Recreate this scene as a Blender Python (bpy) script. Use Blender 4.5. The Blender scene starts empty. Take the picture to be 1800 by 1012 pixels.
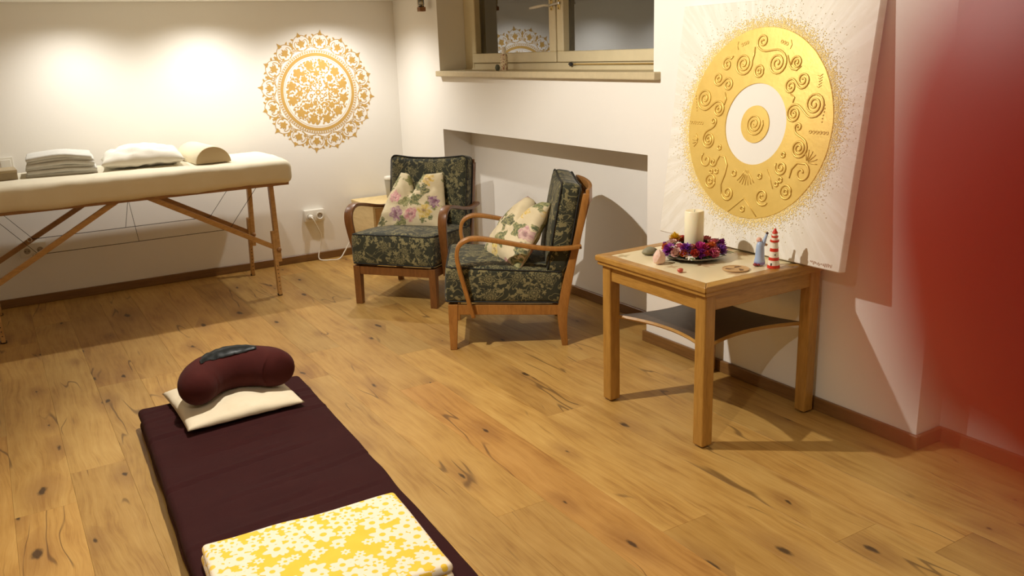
import bpy, bmesh, math, random
from mathutils import Vector, Matrix, noise
PI = math.pi
sc = bpy.context.scene
C = sc.collection
rnd = random.Random(7)

# ------------------------------------------------------------------ camera
FPX, YAW, PITCH, ROLL = 1514.69, 0.5373, 0.2702, 0.0364
CAM = Vector((-2.6982, -6.0805, 1.45))
fw = Vector((math.sin(YAW) * math.cos(PITCH), math.cos(YAW) * math.cos(PITCH), -math.sin(PITCH)))
rt = Vector((math.cos(YAW), -math.sin(YAW), 0))
dn = fw.cross(rt)
r2 = rt * math.cos(ROLL) + dn * math.sin(ROLL)
d2 = dn * math.cos(ROLL) - rt * math.sin(ROLL)
cam_d = bpy.data.cameras.new('camera')
cam = bpy.data.objects.new('camera', cam_d)
C.objects.link(cam)
CAMROT = Matrix((r2, -d2, -fw)).transposed()
cam.matrix_world = Matrix.Translation(CAM) @ CAMROT.to_4x4()
cam_d.sensor_width = 36.0
cam_d.lens = FPX / 1800.0 * 36.0
cam_d.clip_start = 0.002
cam_d.clip_end = 60
cam_d.dof.use_dof = True                 # small phone-size pupil: the room stays sharp
cam_d.dof.focus_distance = 3.4
cam_d.dof.aperture_fstop = cam_d.lens / 3.7
sc.camera = cam

# ------------------------------------------------------------------ world, lamps, exposure
w = bpy.data.worlds.new('world'); sc.world = w; w.use_nodes = True
bg = w.node_tree.nodes['Background']
bg.inputs[0].default_value = (0.035, 0.045, 0.07, 1); bg.inputs[1].default_value = 1.6   # night outside
sc.view_settings.view_transform = 'Standard'
sc.view_settings.look = 'None'
sc.view_settings.gamma = 1.0
sc.view_settings.exposure = 0.45
sc.cycles.use_denoising = True
sc.cycles.max_bounces = 7
sc.cycles.diffuse_bounces = 4
sc.cycles.adaptive_threshold = 0.035
sc.cycles.transparent_max_bounces = 12
sc.cycles.caustics_reflective = False
sc.cycles.caustics_refractive = False
sc.cycles.sample_clamp_indirect = 6.0
WARM = (1.0, 0.95, 0.86)
SOFF = (1.0, 0.97, 0.91)

def spot(name, loc, power, deg=130, blend=0.6, rad=0.02, aim=(0, 0, -1), col=WARM):
    d = bpy.data.lights.new(name, 'SPOT'); d.energy = power; d.color = col
    d.spot_size = math.radians(deg); d.spot_blend = blend; d.shadow_soft_size = rad
    o = bpy.data.objects.new(name, d); C.objects.link(o); o.location = loc
    o.rotation_euler = Vector(aim).to_track_quat('-Z', 'Y').to_euler()
    return o
spot('overhead_spot', (-1.90, -2.96, 2.06), 116, 134, 0.45, 0.02, (0.55, -0.25, -1))
spot('soffit_spot', (-1.39, -0.40, 1.805), 22, 150, 0.9, col=SOFF)
spot('soffit_spot', (-2.16, -0.40, 1.805), 20, 150, 1.0, col=SOFF)
spot('soffit_spot', (-0.57, -0.42, 1.805), 34, 150, 1.0, col=SOFF)
spot('overhead_spot', (-2.6, -5.0, 2.06), 58, 130, 0.6, 0.02, (0.1, -0.1, -1))  # added fill lamp for general brightness, not a known fitting

# ------------------------------------------------------------------ helpers
def S(r, g, b):
    f = lambda c: ((c / 255 + 0.055) / 1.055) ** 2.4 if c > 10 else c / 255 / 12.92
    return (f(r), f(g), f(b), 1)

class NT:
    def __init__(s, name):
        s.m = bpy.data.materials.new(name); s.m.use_nodes = True
        s.t = s.m.node_tree; s.t.nodes.clear()
        s.out = s.t.nodes.new('ShaderNodeOutputMaterial')
    def n(s, typ, ins=None, out=0, **kw):
        nd = s.t.nodes.new('ShaderNode' + typ)
        for k, v in kw.items(): setattr(nd, k, v)
        for k, v in (ins or {}).items(): s.set(nd.inputs[k], v)
        return nd.outputs[out] if out is not None else nd
    def set(s, sock, v):
        if isinstance(v, bpy.types.NodeSocket): s.t.links.new(v, sock)
        else: sock.default_value = v
    def ma(s, op, a, b=0.0, c=0.0): return s.n('Math', {0: a, 1: b, 2: c}, operation=op)
    def ramp(s, f, stops, interp='LINEAR'):
        nd = s.t.nodes.new('ShaderNodeValToRGB'); cr = nd.color_ramp; cr.interpolation = interp
        while len(cr.elements) < len(stops): cr.elements.new(0.5)
        for e, (p, c) in zip(cr.elements, stops): e.position = p; e.color = c
        s.set(nd.inputs[0], f); return nd.outputs[0]
    def mix(s, f, a, b, mode='MIX'):
        nd = s.t.nodes.new('ShaderNodeMix'); nd.data_type = 'RGBA'; nd.blend_type = mode
        s.set(nd.inputs[0], f); s.set(nd.inputs[6], a); s.set(nd.inputs[7], b); return nd.outputs[2]
    def noise(s, vec, scale, detail=3, rough=0.5, dist=0.0, out=0):
        i = {'Scale': scale, 'Detail': detail, 'Roughness': rough, 'Distortion': dist}
        if vec is not None: i['Vector'] = vec
        return s.n('TexNoise', i, out)
    def smooth(s, v, a, b):
        return s.n('MapRange', {0: v, 1: a, 2: b, 3: 0.0, 4: 1.0}, interpolation_type='SMOOTHSTEP')
    def mapv(s, vec, scale=(1, 1, 1), loc=(0, 0, 0), rot=(0, 0, 0)):
        return s.n('Mapping', {0: vec, 1: loc, 2: rot, 3: scale})
    def bump(s, h, strength=0.3, dist=0.01):
        return s.n('Bump', {'Strength': strength, 'Distance': dist, 'Height': h})
    def bsdf(s, col, rough=0.5, metal=0.0, normal=None, **kw):
        i = {'Base Color': col, 'Roughness': rough, 'Metallic': metal}
        if normal is not None: i['Normal'] = normal
        i.update({k.replace('_', ' '): v for k, v in kw.items()})
        b = s.n('BsdfPrincipled', i); s.t.links.new(b, s.out.inputs[0]); return s.m
    def flower(s, vec, scale, petals, r0, amp, randomness=0.8, off=(0, 0, 0)):
        """relative distance to the petal outline of the nearest blossom, and the cell's random colour"""
        v = s.mapv(vec, (scale,) * 3, off)
        nd = s.n('TexVoronoi', {'Vector': v, 'Scale': 1.0, 'Randomness': randomness}, None, voronoi_dimensions='2D')
        loc = s.n('VectorMath', {0: v, 1: nd.outputs['Position']}, operation='SUBTRACT')
        sp = s.n('SeparateXYZ', {0: loc}, None)
        ang = s.ma('ARCTAN2', sp.outputs[1], sp.outputs[0])
        sep = s.n('SeparateColor', {0: nd.outputs['Color']}, None)
        ang = s.ma('MULTIPLY_ADD', ang, petals, s.ma('MULTIPLY', sep.outputs[0], 6.28))
        pr = s.ma('MULTIPLY_ADD', s.ma('COSINE', ang), amp, 1.0)
        size = s.ma('MULTIPLY_ADD', sep.outputs[1], 0.35 * r0, 0.8 * r0)
        s.core = s.ma('DIVIDE', nd.outputs['Distance'], size)
        return s.ma('DIVIDE', nd.outputs['Distance'], s.ma('MULTIPLY', pr, size)), sep

def simple(name, col, rough=0.5, metal=0.0, nscale=0, nstr=0.2, var=0.0, **kw):
    t = NT(name); co = t.n('TexCoord', out=3)
    c = col; nrm = None
    if nscale:
        nz = t.noise(co, nscale, 4, 0.6)
        if var:
            d = tuple(x * (1 - var) for x in col[:3]) + (1,)
            c = t.mix(nz, d, col)
        nrm = t.bump(nz, nstr, 0.005)
    return t.bsdf(c, rough, metal, nrm, **kw)

def wood(name, dark, light, gs=(4, 30, 30), rough=0.4, bump=0.08):
    t = NT(name); co = t.n('TexCoord', out=3)
    v = t.mapv(co, gs)
    g = t.noise(v, 2.0, 6, 0.65, 0.6)
    g2 = t.noise(t.mapv(co, tuple(x * 3 for x in gs)), 3.0, 3, 0.6)
    f = t.ma('MULTIPLY_ADD', g2, 0.35, t.ma('MULTIPLY', g, 0.75))
    c = t.ramp(f, [(0.3, dark), (0.72, light)])
    return t.bsdf(c, rough, 0, t.bump(f, bump, 0.002))

M = {}
# walls: white plaster
def plaster(name, col, bs=0.12):
    t = NT(name); p = t.n('NewGeometry', out=0)
    a = t.noise(p, 130, 4, 0.7); b = t.noise(p, 4, 2)
    c = t.mix(t.ma('MULTIPLY', b, 0.25), col, tuple(x * 0.93 for x in col[:3]) + (1,))
    return t.bsdf(c, 0.85, 0, t.bump(a, bs, 0.004))
M['wall'] = plaster('white_plaster', S(244, 240, 232))
M['ceil'] = plaster('ceiling_white', S(245, 242, 234))
# oak planks
def plank_mat():
    t = NT('oiled_oak_plank')
    p = t.n('NewGeometry', out=0); oi = t.n('ObjectInfo', out=None)
    ro = t.n('CombineXYZ', {0: t.ma('MULTIPLY', oi.outputs['Random'], 37.0), 1: t.ma('MULTIPLY', oi.outputs['Random'], 91.0), 2: 0.0})
    pv = t.n('VectorMath', {0: p, 1: ro}, operation='ADD')
    warp = t.noise(t.mapv(pv, (3, 1.2, 1)), 1.5, 2, out=1)
    wv = t.n('VectorMath', {0: t.n('VectorMath', {0: warp, 1: (0.5, 0.5, 0.5)}, operation='SUBTRACT'), 1: (0.10, 0.10, 0)}, operation='MULTIPLY')
    gv = t.n('VectorMath', {0: pv, 1: wv}, operation='ADD')
    grain = t.noise(t.mapv(gv, (26, 1.1, 1)), 2.2, 7, 0.62, 0.35)
    fine = t.noise(t.mapv(gv, (150, 5, 1)), 2.0, 3, 0.6)
    cloud = t.noise(t.mapv(pv, (6, 2.2, 1)), 1.3, 3, 0.6)
    f = t.ma('ADD', t.ma('MULTIPLY', grain, 0.45), t.ma('ADD', t.ma('MULTIPLY', fine, 0.22), t.ma('MULTIPLY', cloud, 0.40)))
    col = t.ramp(f, [(0.36, S(146, 102, 46)), (0.52, S(180, 139, 73)), (0.70, S(197, 158, 91))])
    # knots and their dark halo
    kv = t.mapv(gv, (5.2, 2.0, 1))
    vo = t.n('TexVoronoi', {'Vector': kv, 'Scale': 1.0, 'Randomness': 1.0}, None, voronoi_dimensions='2D')
    ks = t.n('SeparateColor', {0: vo.outputs['Color']}, None)
    has = t.ma('GREATER_THAN', ks.outputs[0], 0.45)
    kd = t.ma('ADD', vo.outputs['Distance'], t.ma('MULTIPLY', t.noise(t.mapv(pv, (60, 26, 1)), 1.0, 3), 0.09))
    kr = t.ma('MULTIPLY_ADD', ks.outputs[1], 0.075, 0.062)
    knot = t.ma('MULTIPLY', t.ma('SUBTRACT', 1.0, t.smooth(kd, t.ma('MULTIPLY', kr, 0.6), kr)), has)
    halo = t.ma('MULTIPLY', t.ma('SUBTRACT', 1.0, t.smooth(kd, kr, t.ma('MULTIPLY', kr, 4.0))), has)
    # hairline cracks along the grain
    cr = t.noise(t.mapv(gv, (8, 0.8, 1)), 1.0, 1.5, 0.5, 0.25)
    cl = t.ma('ABSOLUTE', t.ma('SUBTRACT', cr, 0.5))
    gate = t.smooth(t.noise(t.mapv(pv, (4, 1.5, 1)), 1.3, 2), 0.53, 0.62)
    crack = t.ma('MULTIPLY', t.ma('SUBTRACT', 1.0, t.smooth(cl, 0.002, 0.011)), gate)
    col = t.mix(t.ma('MULTIPLY', halo, 0.42), col, S(128, 84, 42))
    col = t.mix(t.ma('MULTIPLY', crack, 0.62), col, S(70, 44, 24))
    col = t.mix(t.ma('MULTIPLY', knot, 0.85), col, S(48, 32, 20))
    col = t.mix(1.0, col, oi.outputs['Color'], 'MULTIPLY')
    rough = t.ma('MULTIPLY_ADD', fine, 0.16, 0.40)
    h = t.ma('SUBTRACT', fine, t.ma('MULTIPLY', t.ma('MAXIMUM', crack, knot), 0.8))
    return t.bsdf(col, rough, 0, t.bump(h, 0.10, 0.003), Specular_IOR_Level=0.35)
M['plank'] = plank_mat()
M['oak_trim'] = wood('oak_skirting', S(102, 70, 36), S(138, 99, 54), (2, 2, 40))
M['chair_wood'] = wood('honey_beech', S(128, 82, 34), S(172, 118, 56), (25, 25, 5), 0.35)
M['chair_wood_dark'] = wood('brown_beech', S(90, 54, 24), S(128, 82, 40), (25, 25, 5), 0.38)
M['table_wood'] = wood('golden_oak', S(142, 98, 36), S(184, 138, 66), (28, 28, 3), 0.35)
M['table_rail'] = wood('golden_oak_long', S(142, 98, 36), S(184, 138, 66), (5, 5, 40), 0.35)
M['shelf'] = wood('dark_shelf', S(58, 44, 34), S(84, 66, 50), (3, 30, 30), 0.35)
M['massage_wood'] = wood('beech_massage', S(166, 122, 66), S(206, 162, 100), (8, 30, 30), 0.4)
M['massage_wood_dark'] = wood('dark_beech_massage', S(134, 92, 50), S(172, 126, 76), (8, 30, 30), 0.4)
M['birch'] = wood('pale_birch', S(206, 178, 122), S(232, 208, 154), (3, 3, 22), 0.5)
M['birch_shaded'] = wood('birch_shaded', S(172, 128, 66), S(196, 152, 88), (3, 3, 22), 0.5)  # same birch, with the shade on the cabinet front put into the colour
M['white_plastic'] = simple('white_plastic', S(235, 230, 218), 0.35)
M['dark_plastic'] = simple('dark_plastic', S(30, 26, 22), 0.5)
M['grey_paint'] = simple('grey_paint', S(120, 112, 104), 0.5)
M['brass'] = simple('brass', S(190, 160, 95), 0.3, 0.9)
M['steel'] = simple('steel', S(190, 186, 178), 0.22, 1.0)
M['cable'] = simple('steel_cable', S(70, 62, 54), 0.5, 0.4)
M['window_paint'] = simple('cream_window_paint', S(228, 213, 174), 0.45, 0, 18, 0.1, 0.14)
M['sill_stone'] = simple('beige_stone', S(212, 195, 156), 0.45, 0, 40, 0.12, 0.25)
M['well'] = simple('window_well', S(150, 152, 160), 0.9, 0, 20, 0.3, 0.3)
def glass_mat():
    t = NT('window_glass')
    fr = t.n('Fresnel', {0: 3.1})
    a = t.n('BsdfTransparent', {0: (0.86, 0.88, 0.9, 1)}); b = t.n('BsdfGlossy', {0: (0.92, 0.95, 1.0, 1), 1: 0.012})
    m = t.n('MixShader', {0: fr, 1: a, 2: b}); t.t.links.new(m, t.out.inputs[0]); return t.m
M['glass'] = glass_mat()

# fabrics (flat print on UVs in metres)
def green_fabric():
    t = NT('green_floral_upholstery'); uv = t.n('TexCoord', out=2)
    wp = t.n('VectorMath', {0: uv, 1: t.n('VectorMath', {0: t.n('VectorMath', {0: t.noise(uv, 38, 2, out=1), 1: (0.5, 0.5, 0.5)}, operation='SUBTRACT'), 1: (0.020,) * 3}, operation='MULTIPLY')}, operation='ADD')
    f1, s1 = t.flower(wp, 9.5, 7.0, 0.31, 0.30, 0.7)
    f2, s2 = t.flower(wp, 25.0, 6.0, 0.34, 0.45, 0.85, (3.3, 1.7, 0))
    f3, s3 = t.flower(wp, 34.0, 2.0, 0.40, 0.66, 0.95, (7.1, 4.2, 0))
    body = t.ma('SUBTRACT', 1.0, t.smooth(f1, 0.88, 1.0))
    rib = t.smooth(t.ma('SINE', t.ma('MULTIPLY', f1, 21.0)), -0.35, 0.25)
    big = t.ma('MULTIPLY', t.ma('MULTIPLY', body, rib), t.ma('GREATER_THAN', s1.outputs[2], 0.18))
    small = t.ma('MULTIPLY', t.ma('SUBTRACT', 1.0, t.smooth(f2, 0.8, 1.0)), t.ma('GREATER_THAN', s2.outputs[2], 0.66))
    leaf = t.ma('MULTIPLY', t.ma('SUBTRACT', 1.0, t.smooth(f3, 0.75, 1.0)), t.ma('GREATER_THAN', s3.outputs[2], 0.62))
    ns = t.noise(uv, 11, 1, 0.4, 1.6)
    vine = t.ma('SUBTRACT', 1.0, t.smooth(t.ma('ABSOLUTE', t.ma('SUBTRACT', ns, 0.5)), 0.010, 0.026))
    clear = t.smooth(f1, 0.95, 1.15)
    other = t.ma('MULTIPLY', t.ma('MAXIMUM', t.ma('MAXIMUM', small, leaf), t.ma('MULTIPLY', vine, 0.8)), clear)
    mask = t.ma('MAXIMUM', big, other)
    weave = t.noise(uv, 900, 2, 0.7)
    wear = t.noise(uv, 7, 3, 0.6)
    bg_ = t.mix(wear, S(30, 33, 20), S(50, 51, 31))
    fg = t.mix(weave, S(120, 112, 70), S(172, 160, 112))
    c = t.mix(t.ma('MULTIPLY', mask, t.ma('MULTIPLY_ADD', wear, 0.6, 0.35)), bg_, fg)
    return t.bsdf(c, 0.8, 0, t.bump(t.ma('ADD', weave, t.ma('MULTIPLY', mask, 0.5)), 0.25, 0.002), Sheen_Weight=0.15, Sheen_Roughness=0.4)
M['green'] = green_fabric()
M['piping'] = simple('black_green_piping', S(22, 22, 16), 0.7)
def pillow_fabric():
    t = NT('rose_print_cotton'); uv = t.n('TexCoord', out=2)
    wp = t.n('VectorMath', {0: uv, 1: t.n('VectorMath', {0: t.n('VectorMath', {0: t.noise(uv, 30, 4, 0.65, out=1), 1: (0.5, 0.5, 0.5)}, operation='SUBTRACT'), 1: (0.075,) * 3}, operation='MULTIPLY')}, operation='ADD')
    fl, sl = t.flower(wp, 11.5, 4.0, 0.44, 0.30, 0.9, (1.7, 0.4, 0))
    ff, sf = t.flower(wp, 8.2, 6.0, 0.34, 0.14, 0.75, (4.2, 2.6, 0))
    c = t.mix(t.noise(uv, 9, 3), S(196, 178, 138), S(228, 214, 180))
    leaf = t.ma('MULTIPLY', t.ma('SUBTRACT', 1.0, t.smooth(fl, 0.8, 1.0)), t.ma('GREATER_THAN', sl.outputs[2], 0.28))
    lc = t.ramp(sl.outputs[0], [(0.0, S(28, 50, 30)), (0.5, S(62, 86, 46)), (1.0, S(124, 122, 60))])
    lc = t.mix(t.smooth(t.noise(uv, 75, 3, 0.6), 0.4, 0.62), lc, S(150, 146, 96))
    c = t.mix(t.ma('MULTIPLY', leaf, 0.9), c, lc)
    fm = t.ma('MULTIPLY', t.ma('SUBTRACT', 1.0, t.smooth(ff, 0.85, 1.0)), t.ma('GREATER_THAN', sf.outputs[2], 0.38))
    fc = t.ramp(sf.outputs[0], [(0.0, S(196, 160, 60)), (0.34, S(222, 196, 96)), (0.36, S(176, 96, 112)), (0.7, S(206, 138, 146)), (0.72, S(128, 70, 120)), (1.0, S(196, 150, 150))], 'LINEAR')
    fc = t.mix(t.smooth(t.noise(uv, 60, 3), 0.35, 0.65), fc, t.mix(0.45, fc, S(240, 222, 196)))
    fc = t.mix(t.ma('SUBTRACT', 1.0, t.smooth(ff, 0.1, 0.4)), fc, t.mix(0.6, fc, S(96, 40, 60)))
    c = t.mix(t.ma('MULTIPLY', fm, 0.92), c, fc)
    return t.bsdf(c, 0.8, 0, t.bump(t.noise(uv, 30, 4), 0.35, 0.01))
M['rose'] = pillow_fabric()
def daisy_fabric():
    t = NT('yellow_daisy_print'); uv = t.n('TexCoord', out=2)
    def layer(sc_, off, gate, rr, rn):
        f, s = t.flower(uv, sc_, 6.0, rr, 0.24, rn, off)
        g = t.ma('GREATER_THAN', s.outputs[2], gate)
        return t.ma('MULTIPLY', t.ma('SUBTRACT', 1.0, t.smooth(f, 0.92, 1.02)), g), t.ma('MULTIPLY', t.ma('SUBTRACT', 1.0, t.smooth(t.core, 0.26, 0.33)), g)
    a, ac = layer(13.5, (0, 0, 0), 0.16, 0.42, 0.62)
    b, bc = layer(19.0, (3.1, 7.7, 0), 0.35, 0.40, 0.7)
    c_, cc = layer(27.0, (9.1, 2.2, 0), 0.6, 0.38, 0.8)
    yel = t.mix(t.noise(uv, 20, 2), S(236, 190, 40), S(246, 206, 62)); wht = S(240, 226, 200)
    c = t.mix(c_, yel, wht); c = t.mix(cc, c, yel)
    c = t.mix(b, c, wht); c = t.mix(bc, c, yel)
    c = t.mix(a, c, wht); c = t.mix(ac, c, yel)
    return t.bsdf(c, 0.85, 0, t.bump(t.noise(uv, 500, 3), 0.35, 0.002), Sheen_Weight=0.2)
M['daisy'] = daisy_fabric()
M['blanket_edge'] = simple('blanket_white_edge', S(236, 220, 190), 0.9, 0, 80, 0.3)
def cloth(name, col, col2, scale=500, rough=0.9, big=14, bstr=0.35, sheen=0.08):
    t = NT(name); co = t.n('TexCoord', out=3)
    a = t.noise(co, scale, 3, 0.7); b = t.noise(co, big, 4, 0.6)
    c = t.mix(b, col2, col)
    return t.bsdf(c, rough, 0, t.bump(t.ma('ADD', t.ma('MULTIPLY', a, 0.3), b), bstr, 0.006), Sheen_Weight=sheen, Specular_IOR_Level=0.2)
M['maroon'] = cloth('maroon_cotton', S(54, 17, 16), S(43, 12, 12), sheen=0.0)
M['bolster'] = cloth('brown_red_cotton', S(74, 28, 23), S(58, 19, 17), sheen=0.02)
M['linen'] = cloth('cream_linen', S(232, 220, 194), S(216, 200, 168))
M['fleece'] = cloth('cream_table_cover', S(240, 232, 210), S(230, 219, 192), 300, 0.95, 8, 0.3)
M['white_cotton'] = cloth('white_cotton', S(240, 236, 224), S(228, 222, 206))
M['towel'] = cloth('grey_white_towel', S(222, 220, 212), S(196, 194, 186), 260, 0.95, 20, 0.6)
M['vinyl'] = simple('cream_vinyl', S(236, 223, 190), 0.5, 0, 60, 0.1)
M['vinyl_end'] = simple('tan_vinyl', S(198, 176, 136), 0.55, 0, 60, 0.1)
M['satin_black'] = simple('black_satin', S(20, 26, 24), 0.4)

# ------------------------------------------------------------------ mesh helpers
def boxuv(me):
    uvl = me.uv_layers.new(name='UVMap').data
    for f in me.polygons:
        n = f.normal; ax = max(range(3), key=lambda i: abs(n[i]))
        a, b = [(1, 2), (0, 2), (0, 1)][ax]
        for li in f.loop_indices:
            v = me.vertices[me.loops[li].vertex_index].co
            uvl[li].uv = (v[a] + ax * 0.37, v[b] + ax * 0.53)

def obj(name, bm, mat, parent=None, smooth=False, uv=False, loc=None, rot=None, auto=None):
    if isinstance(bm, bpy.types.Mesh): me = bm
    else:
        bmesh.ops.recalc_face_normals(bm, faces=bm.faces)
        me = bpy.data.meshes.new(name); bm.to_mesh(me); bm.free()
        if smooth: me.polygons.foreach_set('use_smooth', [True] * len(me.polygons))
        if auto: me.set_sharp_from_angle(angle=math.radians(auto))
        if uv: boxuv(me)
    if mat and not me.materials: me.materials.append(M[mat] if isinstance(mat, str) else mat)
    o = bpy.data.objects.new(name, me); C.objects.link(o)
    if parent: o.parent = parent
    if loc: o.location = loc
    if rot: o.rotation_euler = rot
    return o
def tag(o, label, cat, group=None):
    o['label'] = label; o['category'] = cat
    if group: o['group'] = group
    return o
def thing(name, label, cat, loc=(0, 0, 0), rotz=0, group=None, rot=None):
    o = bpy.data.objects.new(name, None); C.objects.link(o)
    o.empty_display_size = 0.05
    o.location = loc; o.rotation_euler = rot if rot else (0, 0, rotz)
    return tag(o, label, cat, group)
def struct(o): o['kind'] = 'structure'; return o
def B(): return bmesh.new()
def bx(bm, x0, x1, y0, y1, z0, z1, bev=0, seg=1):
    t = B()
    r = bmesh.ops.create_cube(t, size=1)
    for v in r['verts']:
        v.co = Vector(((x0 + x1) / 2 + v.co.x * (x1 - x0), (y0 + y1) / 2 + v.co.y * (y1 - y0), (z0 + z1) / 2 + v.co.z * (z1 - z0)))
    if bev: bmesh.ops.bevel(t, geom=t.edges[:], offset=bev, segments=seg, affect='EDGES', profile=0.5)
    merge(bm, t); return bm
def merge(bm, t, mx=None):
    if mx is not None: t.transform(mx)
    me = bpy.data.meshes.new('tmp'); t.to_mesh(me); t.free(); bm.from_mesh(me); bpy.data.meshes.remove(me)
def prism(bm, poly, h0, h1, fn, bev=0):
    """poly: 2D outline, fn(a,b,h)->xyz"""
    t = B()
    lo = [t.verts.new(fn(a, b, h0)) for a, b in poly]; hi = [t.verts.new(fn(a, b, h1)) for a, b in poly]
    n = len(poly)
    t.faces.new(lo[::-1]); t.faces.new(hi)
    for i in range(n): t.faces.new((lo[i], lo[(i + 1) % n], hi[(i + 1) % n], hi[i]))
    if bev:
        bmesh.ops.recalc_face_normals(t, faces=t.faces)
        es = [e for e in t.edges if len(e.link_faces) == 2 and e.calc_face_angle(0) > 0.9]
        bmesh.ops.bevel(t, geom=es, offset=bev, segments=2, affect='EDGES', profile=0.5)
    merge(bm, t); return bm
def tube(bm, pts, r, n=8, closed=False, caps=True, up=None):
    P = [Vector(p) for p in pts]; m = len(P)
    R = r if isinstance(r, (list, tuple)) else [r] * m
    T = []
    for i in range(m):
        a = P[(i - 1) % m] if (closed or i > 0) else P[i]; b = P[(i + 1) % m] if (closed or i < m - 1) else P[i]
        T.append((b - a).normalized())
    nv = T[0].orthogonal().normalized() if up is None else (Vector(up) - T[0] * T[0].dot(Vector(up))).normalized()
    rings = []
    for i in range(m):
        nv = (nv - T[i] * nv.dot(T[i])).normalized(); bn = T[i].cross(nv)
        rings.append([bm.verts.new(P[i] + (nv * math.cos(2 * PI * k / n) + bn * math.sin(2 * PI * k / n)) * R[i]) for k in range(n)])
    for i in range(m if closed else m - 1):
        a, b = rings[i], rings[(i + 1) % m]
        for k in range(n): bm.faces.new((a[k], a[(k + 1) % n], b[(k + 1) % n], b[k]))
    if caps and not closed: bm.faces.new(rings[0][::-1]); bm.faces.new(rings[-1])
    return bm
def bar(bm, a, b, w, h, up=(0, 0, 1), bev=0.002):
    """rectangular bar from a to b, w across, h along 'up'"""
    a, b = Vector(a), Vector(b); t = (b - a); L = t.length; t.normalize()
    side = t.cross(Vector(up)).normalized(); u = side.cross(t).normalized()
    q = B(); bx(q, -w / 2, w / 2, -h / 2, h / 2, 0, L, bev)
    mx = Matrix((side, u, t)).transposed().to_4x4(); mx.translation = a
    if mx.determinant() < 0: mx = mx
    merge(bm, q, mx); return bm
def lathe(bm, prof, n=24, cx=0, cy=0, cz=0):
    rings = []
    for r, z in prof:
        if r < 1e-6: rings.append([bm.verts.new((cx, cy, cz + z))])
        else: rings.append([bm.verts.new((cx + r * math.cos(2 * PI * k / n), cy + r * math.sin(2 * PI * k / n), cz + z)) for k in range(n)])
    for a, b in zip(rings, rings[1:]):
        if len(a) == 1 and len(b) == 1: continue
        for k in range(n):
            k2 = (k + 1) % n
            if len(a) == 1: bm.faces.new((a[0], b[k2], b[k]))
            elif len(b) == 1: bm.faces.new((a[k], a[k2], b[0]))
            else: bm.faces.new((a[k], a[k2], b[k2], b[k]))
    return bm
def catmull(pts, n=6, closed=False):
    P = [Vector(p) for p in pts]; m = len(P); out = []
    for i in range(m if closed else m - 1):
        g = lambda j: P[j % m] if closed else P[max(0, min(m - 1, j))]
        a, b, c, d = g(i - 1), g(i), g(i + 1), g(i + 2)
        for k in range(n):
            t = k / n
            out.append(0.5 * ((2 * b) + (c - a) * t + (2 * a - 5 * b + 4 * c - d) * t * t + (3 * b - a - 3 * c + d) * t ** 3))
    if not closed: out.append(P[-1])
    return out
def softbox(sx, sy, sz, r, step=0.03, deform=None):
    """box with rounded edges, gridded so that it can be deformed; centred"""
    h = (sx / 2, sy / 2, sz / 2)
    def axis(hh):
        n = max(1, int((2 * hh - 2 * r) / step)); a = [-hh, -hh + r * 0.3, -hh + r * 0.65]
        a += [-hh + r + (2 * hh - 2 * r) * i / n for i in range(n + 1)]
        return a + [hh - r * 0.65, hh - r * 0.3, hh]
    A = [axis(x) for x in h]; bm = B(); cache = {}
    def vert(p):
        k = tuple(round(c, 5) for c in p)
        if k not in cache:
            q = Vector([max(-h[i] + r, min(h[i] - r, p[i])) for i in range(3)]); d = Vector(p) - q
            o = q + d.normalized() * r if d.length > 1e-9 else q
            if deform: o = deform(o)
            cache[k] = bm.verts.new(o)
        return cache[k]
    for ax in range(3):
        a, b = [(1, 2), (0, 2), (0, 1)][ax]
        for sg in (-1, 1):
            for i in range(len(A[a]) - 1):
                for j in range(len(A[b]) - 1):
                    vs = []
                    for ii, jj in ((i, j), (i + 1, j), (i + 1, j + 1), (i, j + 1)):
                        p = [0, 0, 0]; p[ax] = sg * h[ax]; p[a] = A[a][ii]; p[b] = A[b][jj]; vs.append(vert(p))
                    try: bm.faces.new(vs)
                    except ValueError: pass
    return bm
def rrect(hx, hy, r, n=5):
    out = []
    for cx, cy, a0 in ((hx - r, hy - r, 0), (-hx + r, hy - r, 90), (-hx + r, -hy + r, 180), (hx - r, -hy + r, 270)):
        for k in range(n + 1):
            a = math.radians(a0 + 90 * k / n); out.append((cx + r * math.cos(a), cy + r * math.sin(a)))
    res = []
    for i, p in enumerate(out):
        q = out[(i + 1) % len(out)]; L = math.hypot(q[0] - p[0], q[1] - p[1]); m = max(1, int(L / 0.04))
        for k in range(m): res.append((p[0] + (q[0] - p[0]) * k / m, p[1] + (q[1] - p[1]) * k / m))
    return res
def nz(x, y, z=0.0): return noise.noise(Vector((x, y, z)))

# ================================================================== THE ROOM
X0, X1, Y0 = -3.75, 0.46, -7.0
ZC = 2.12
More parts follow.
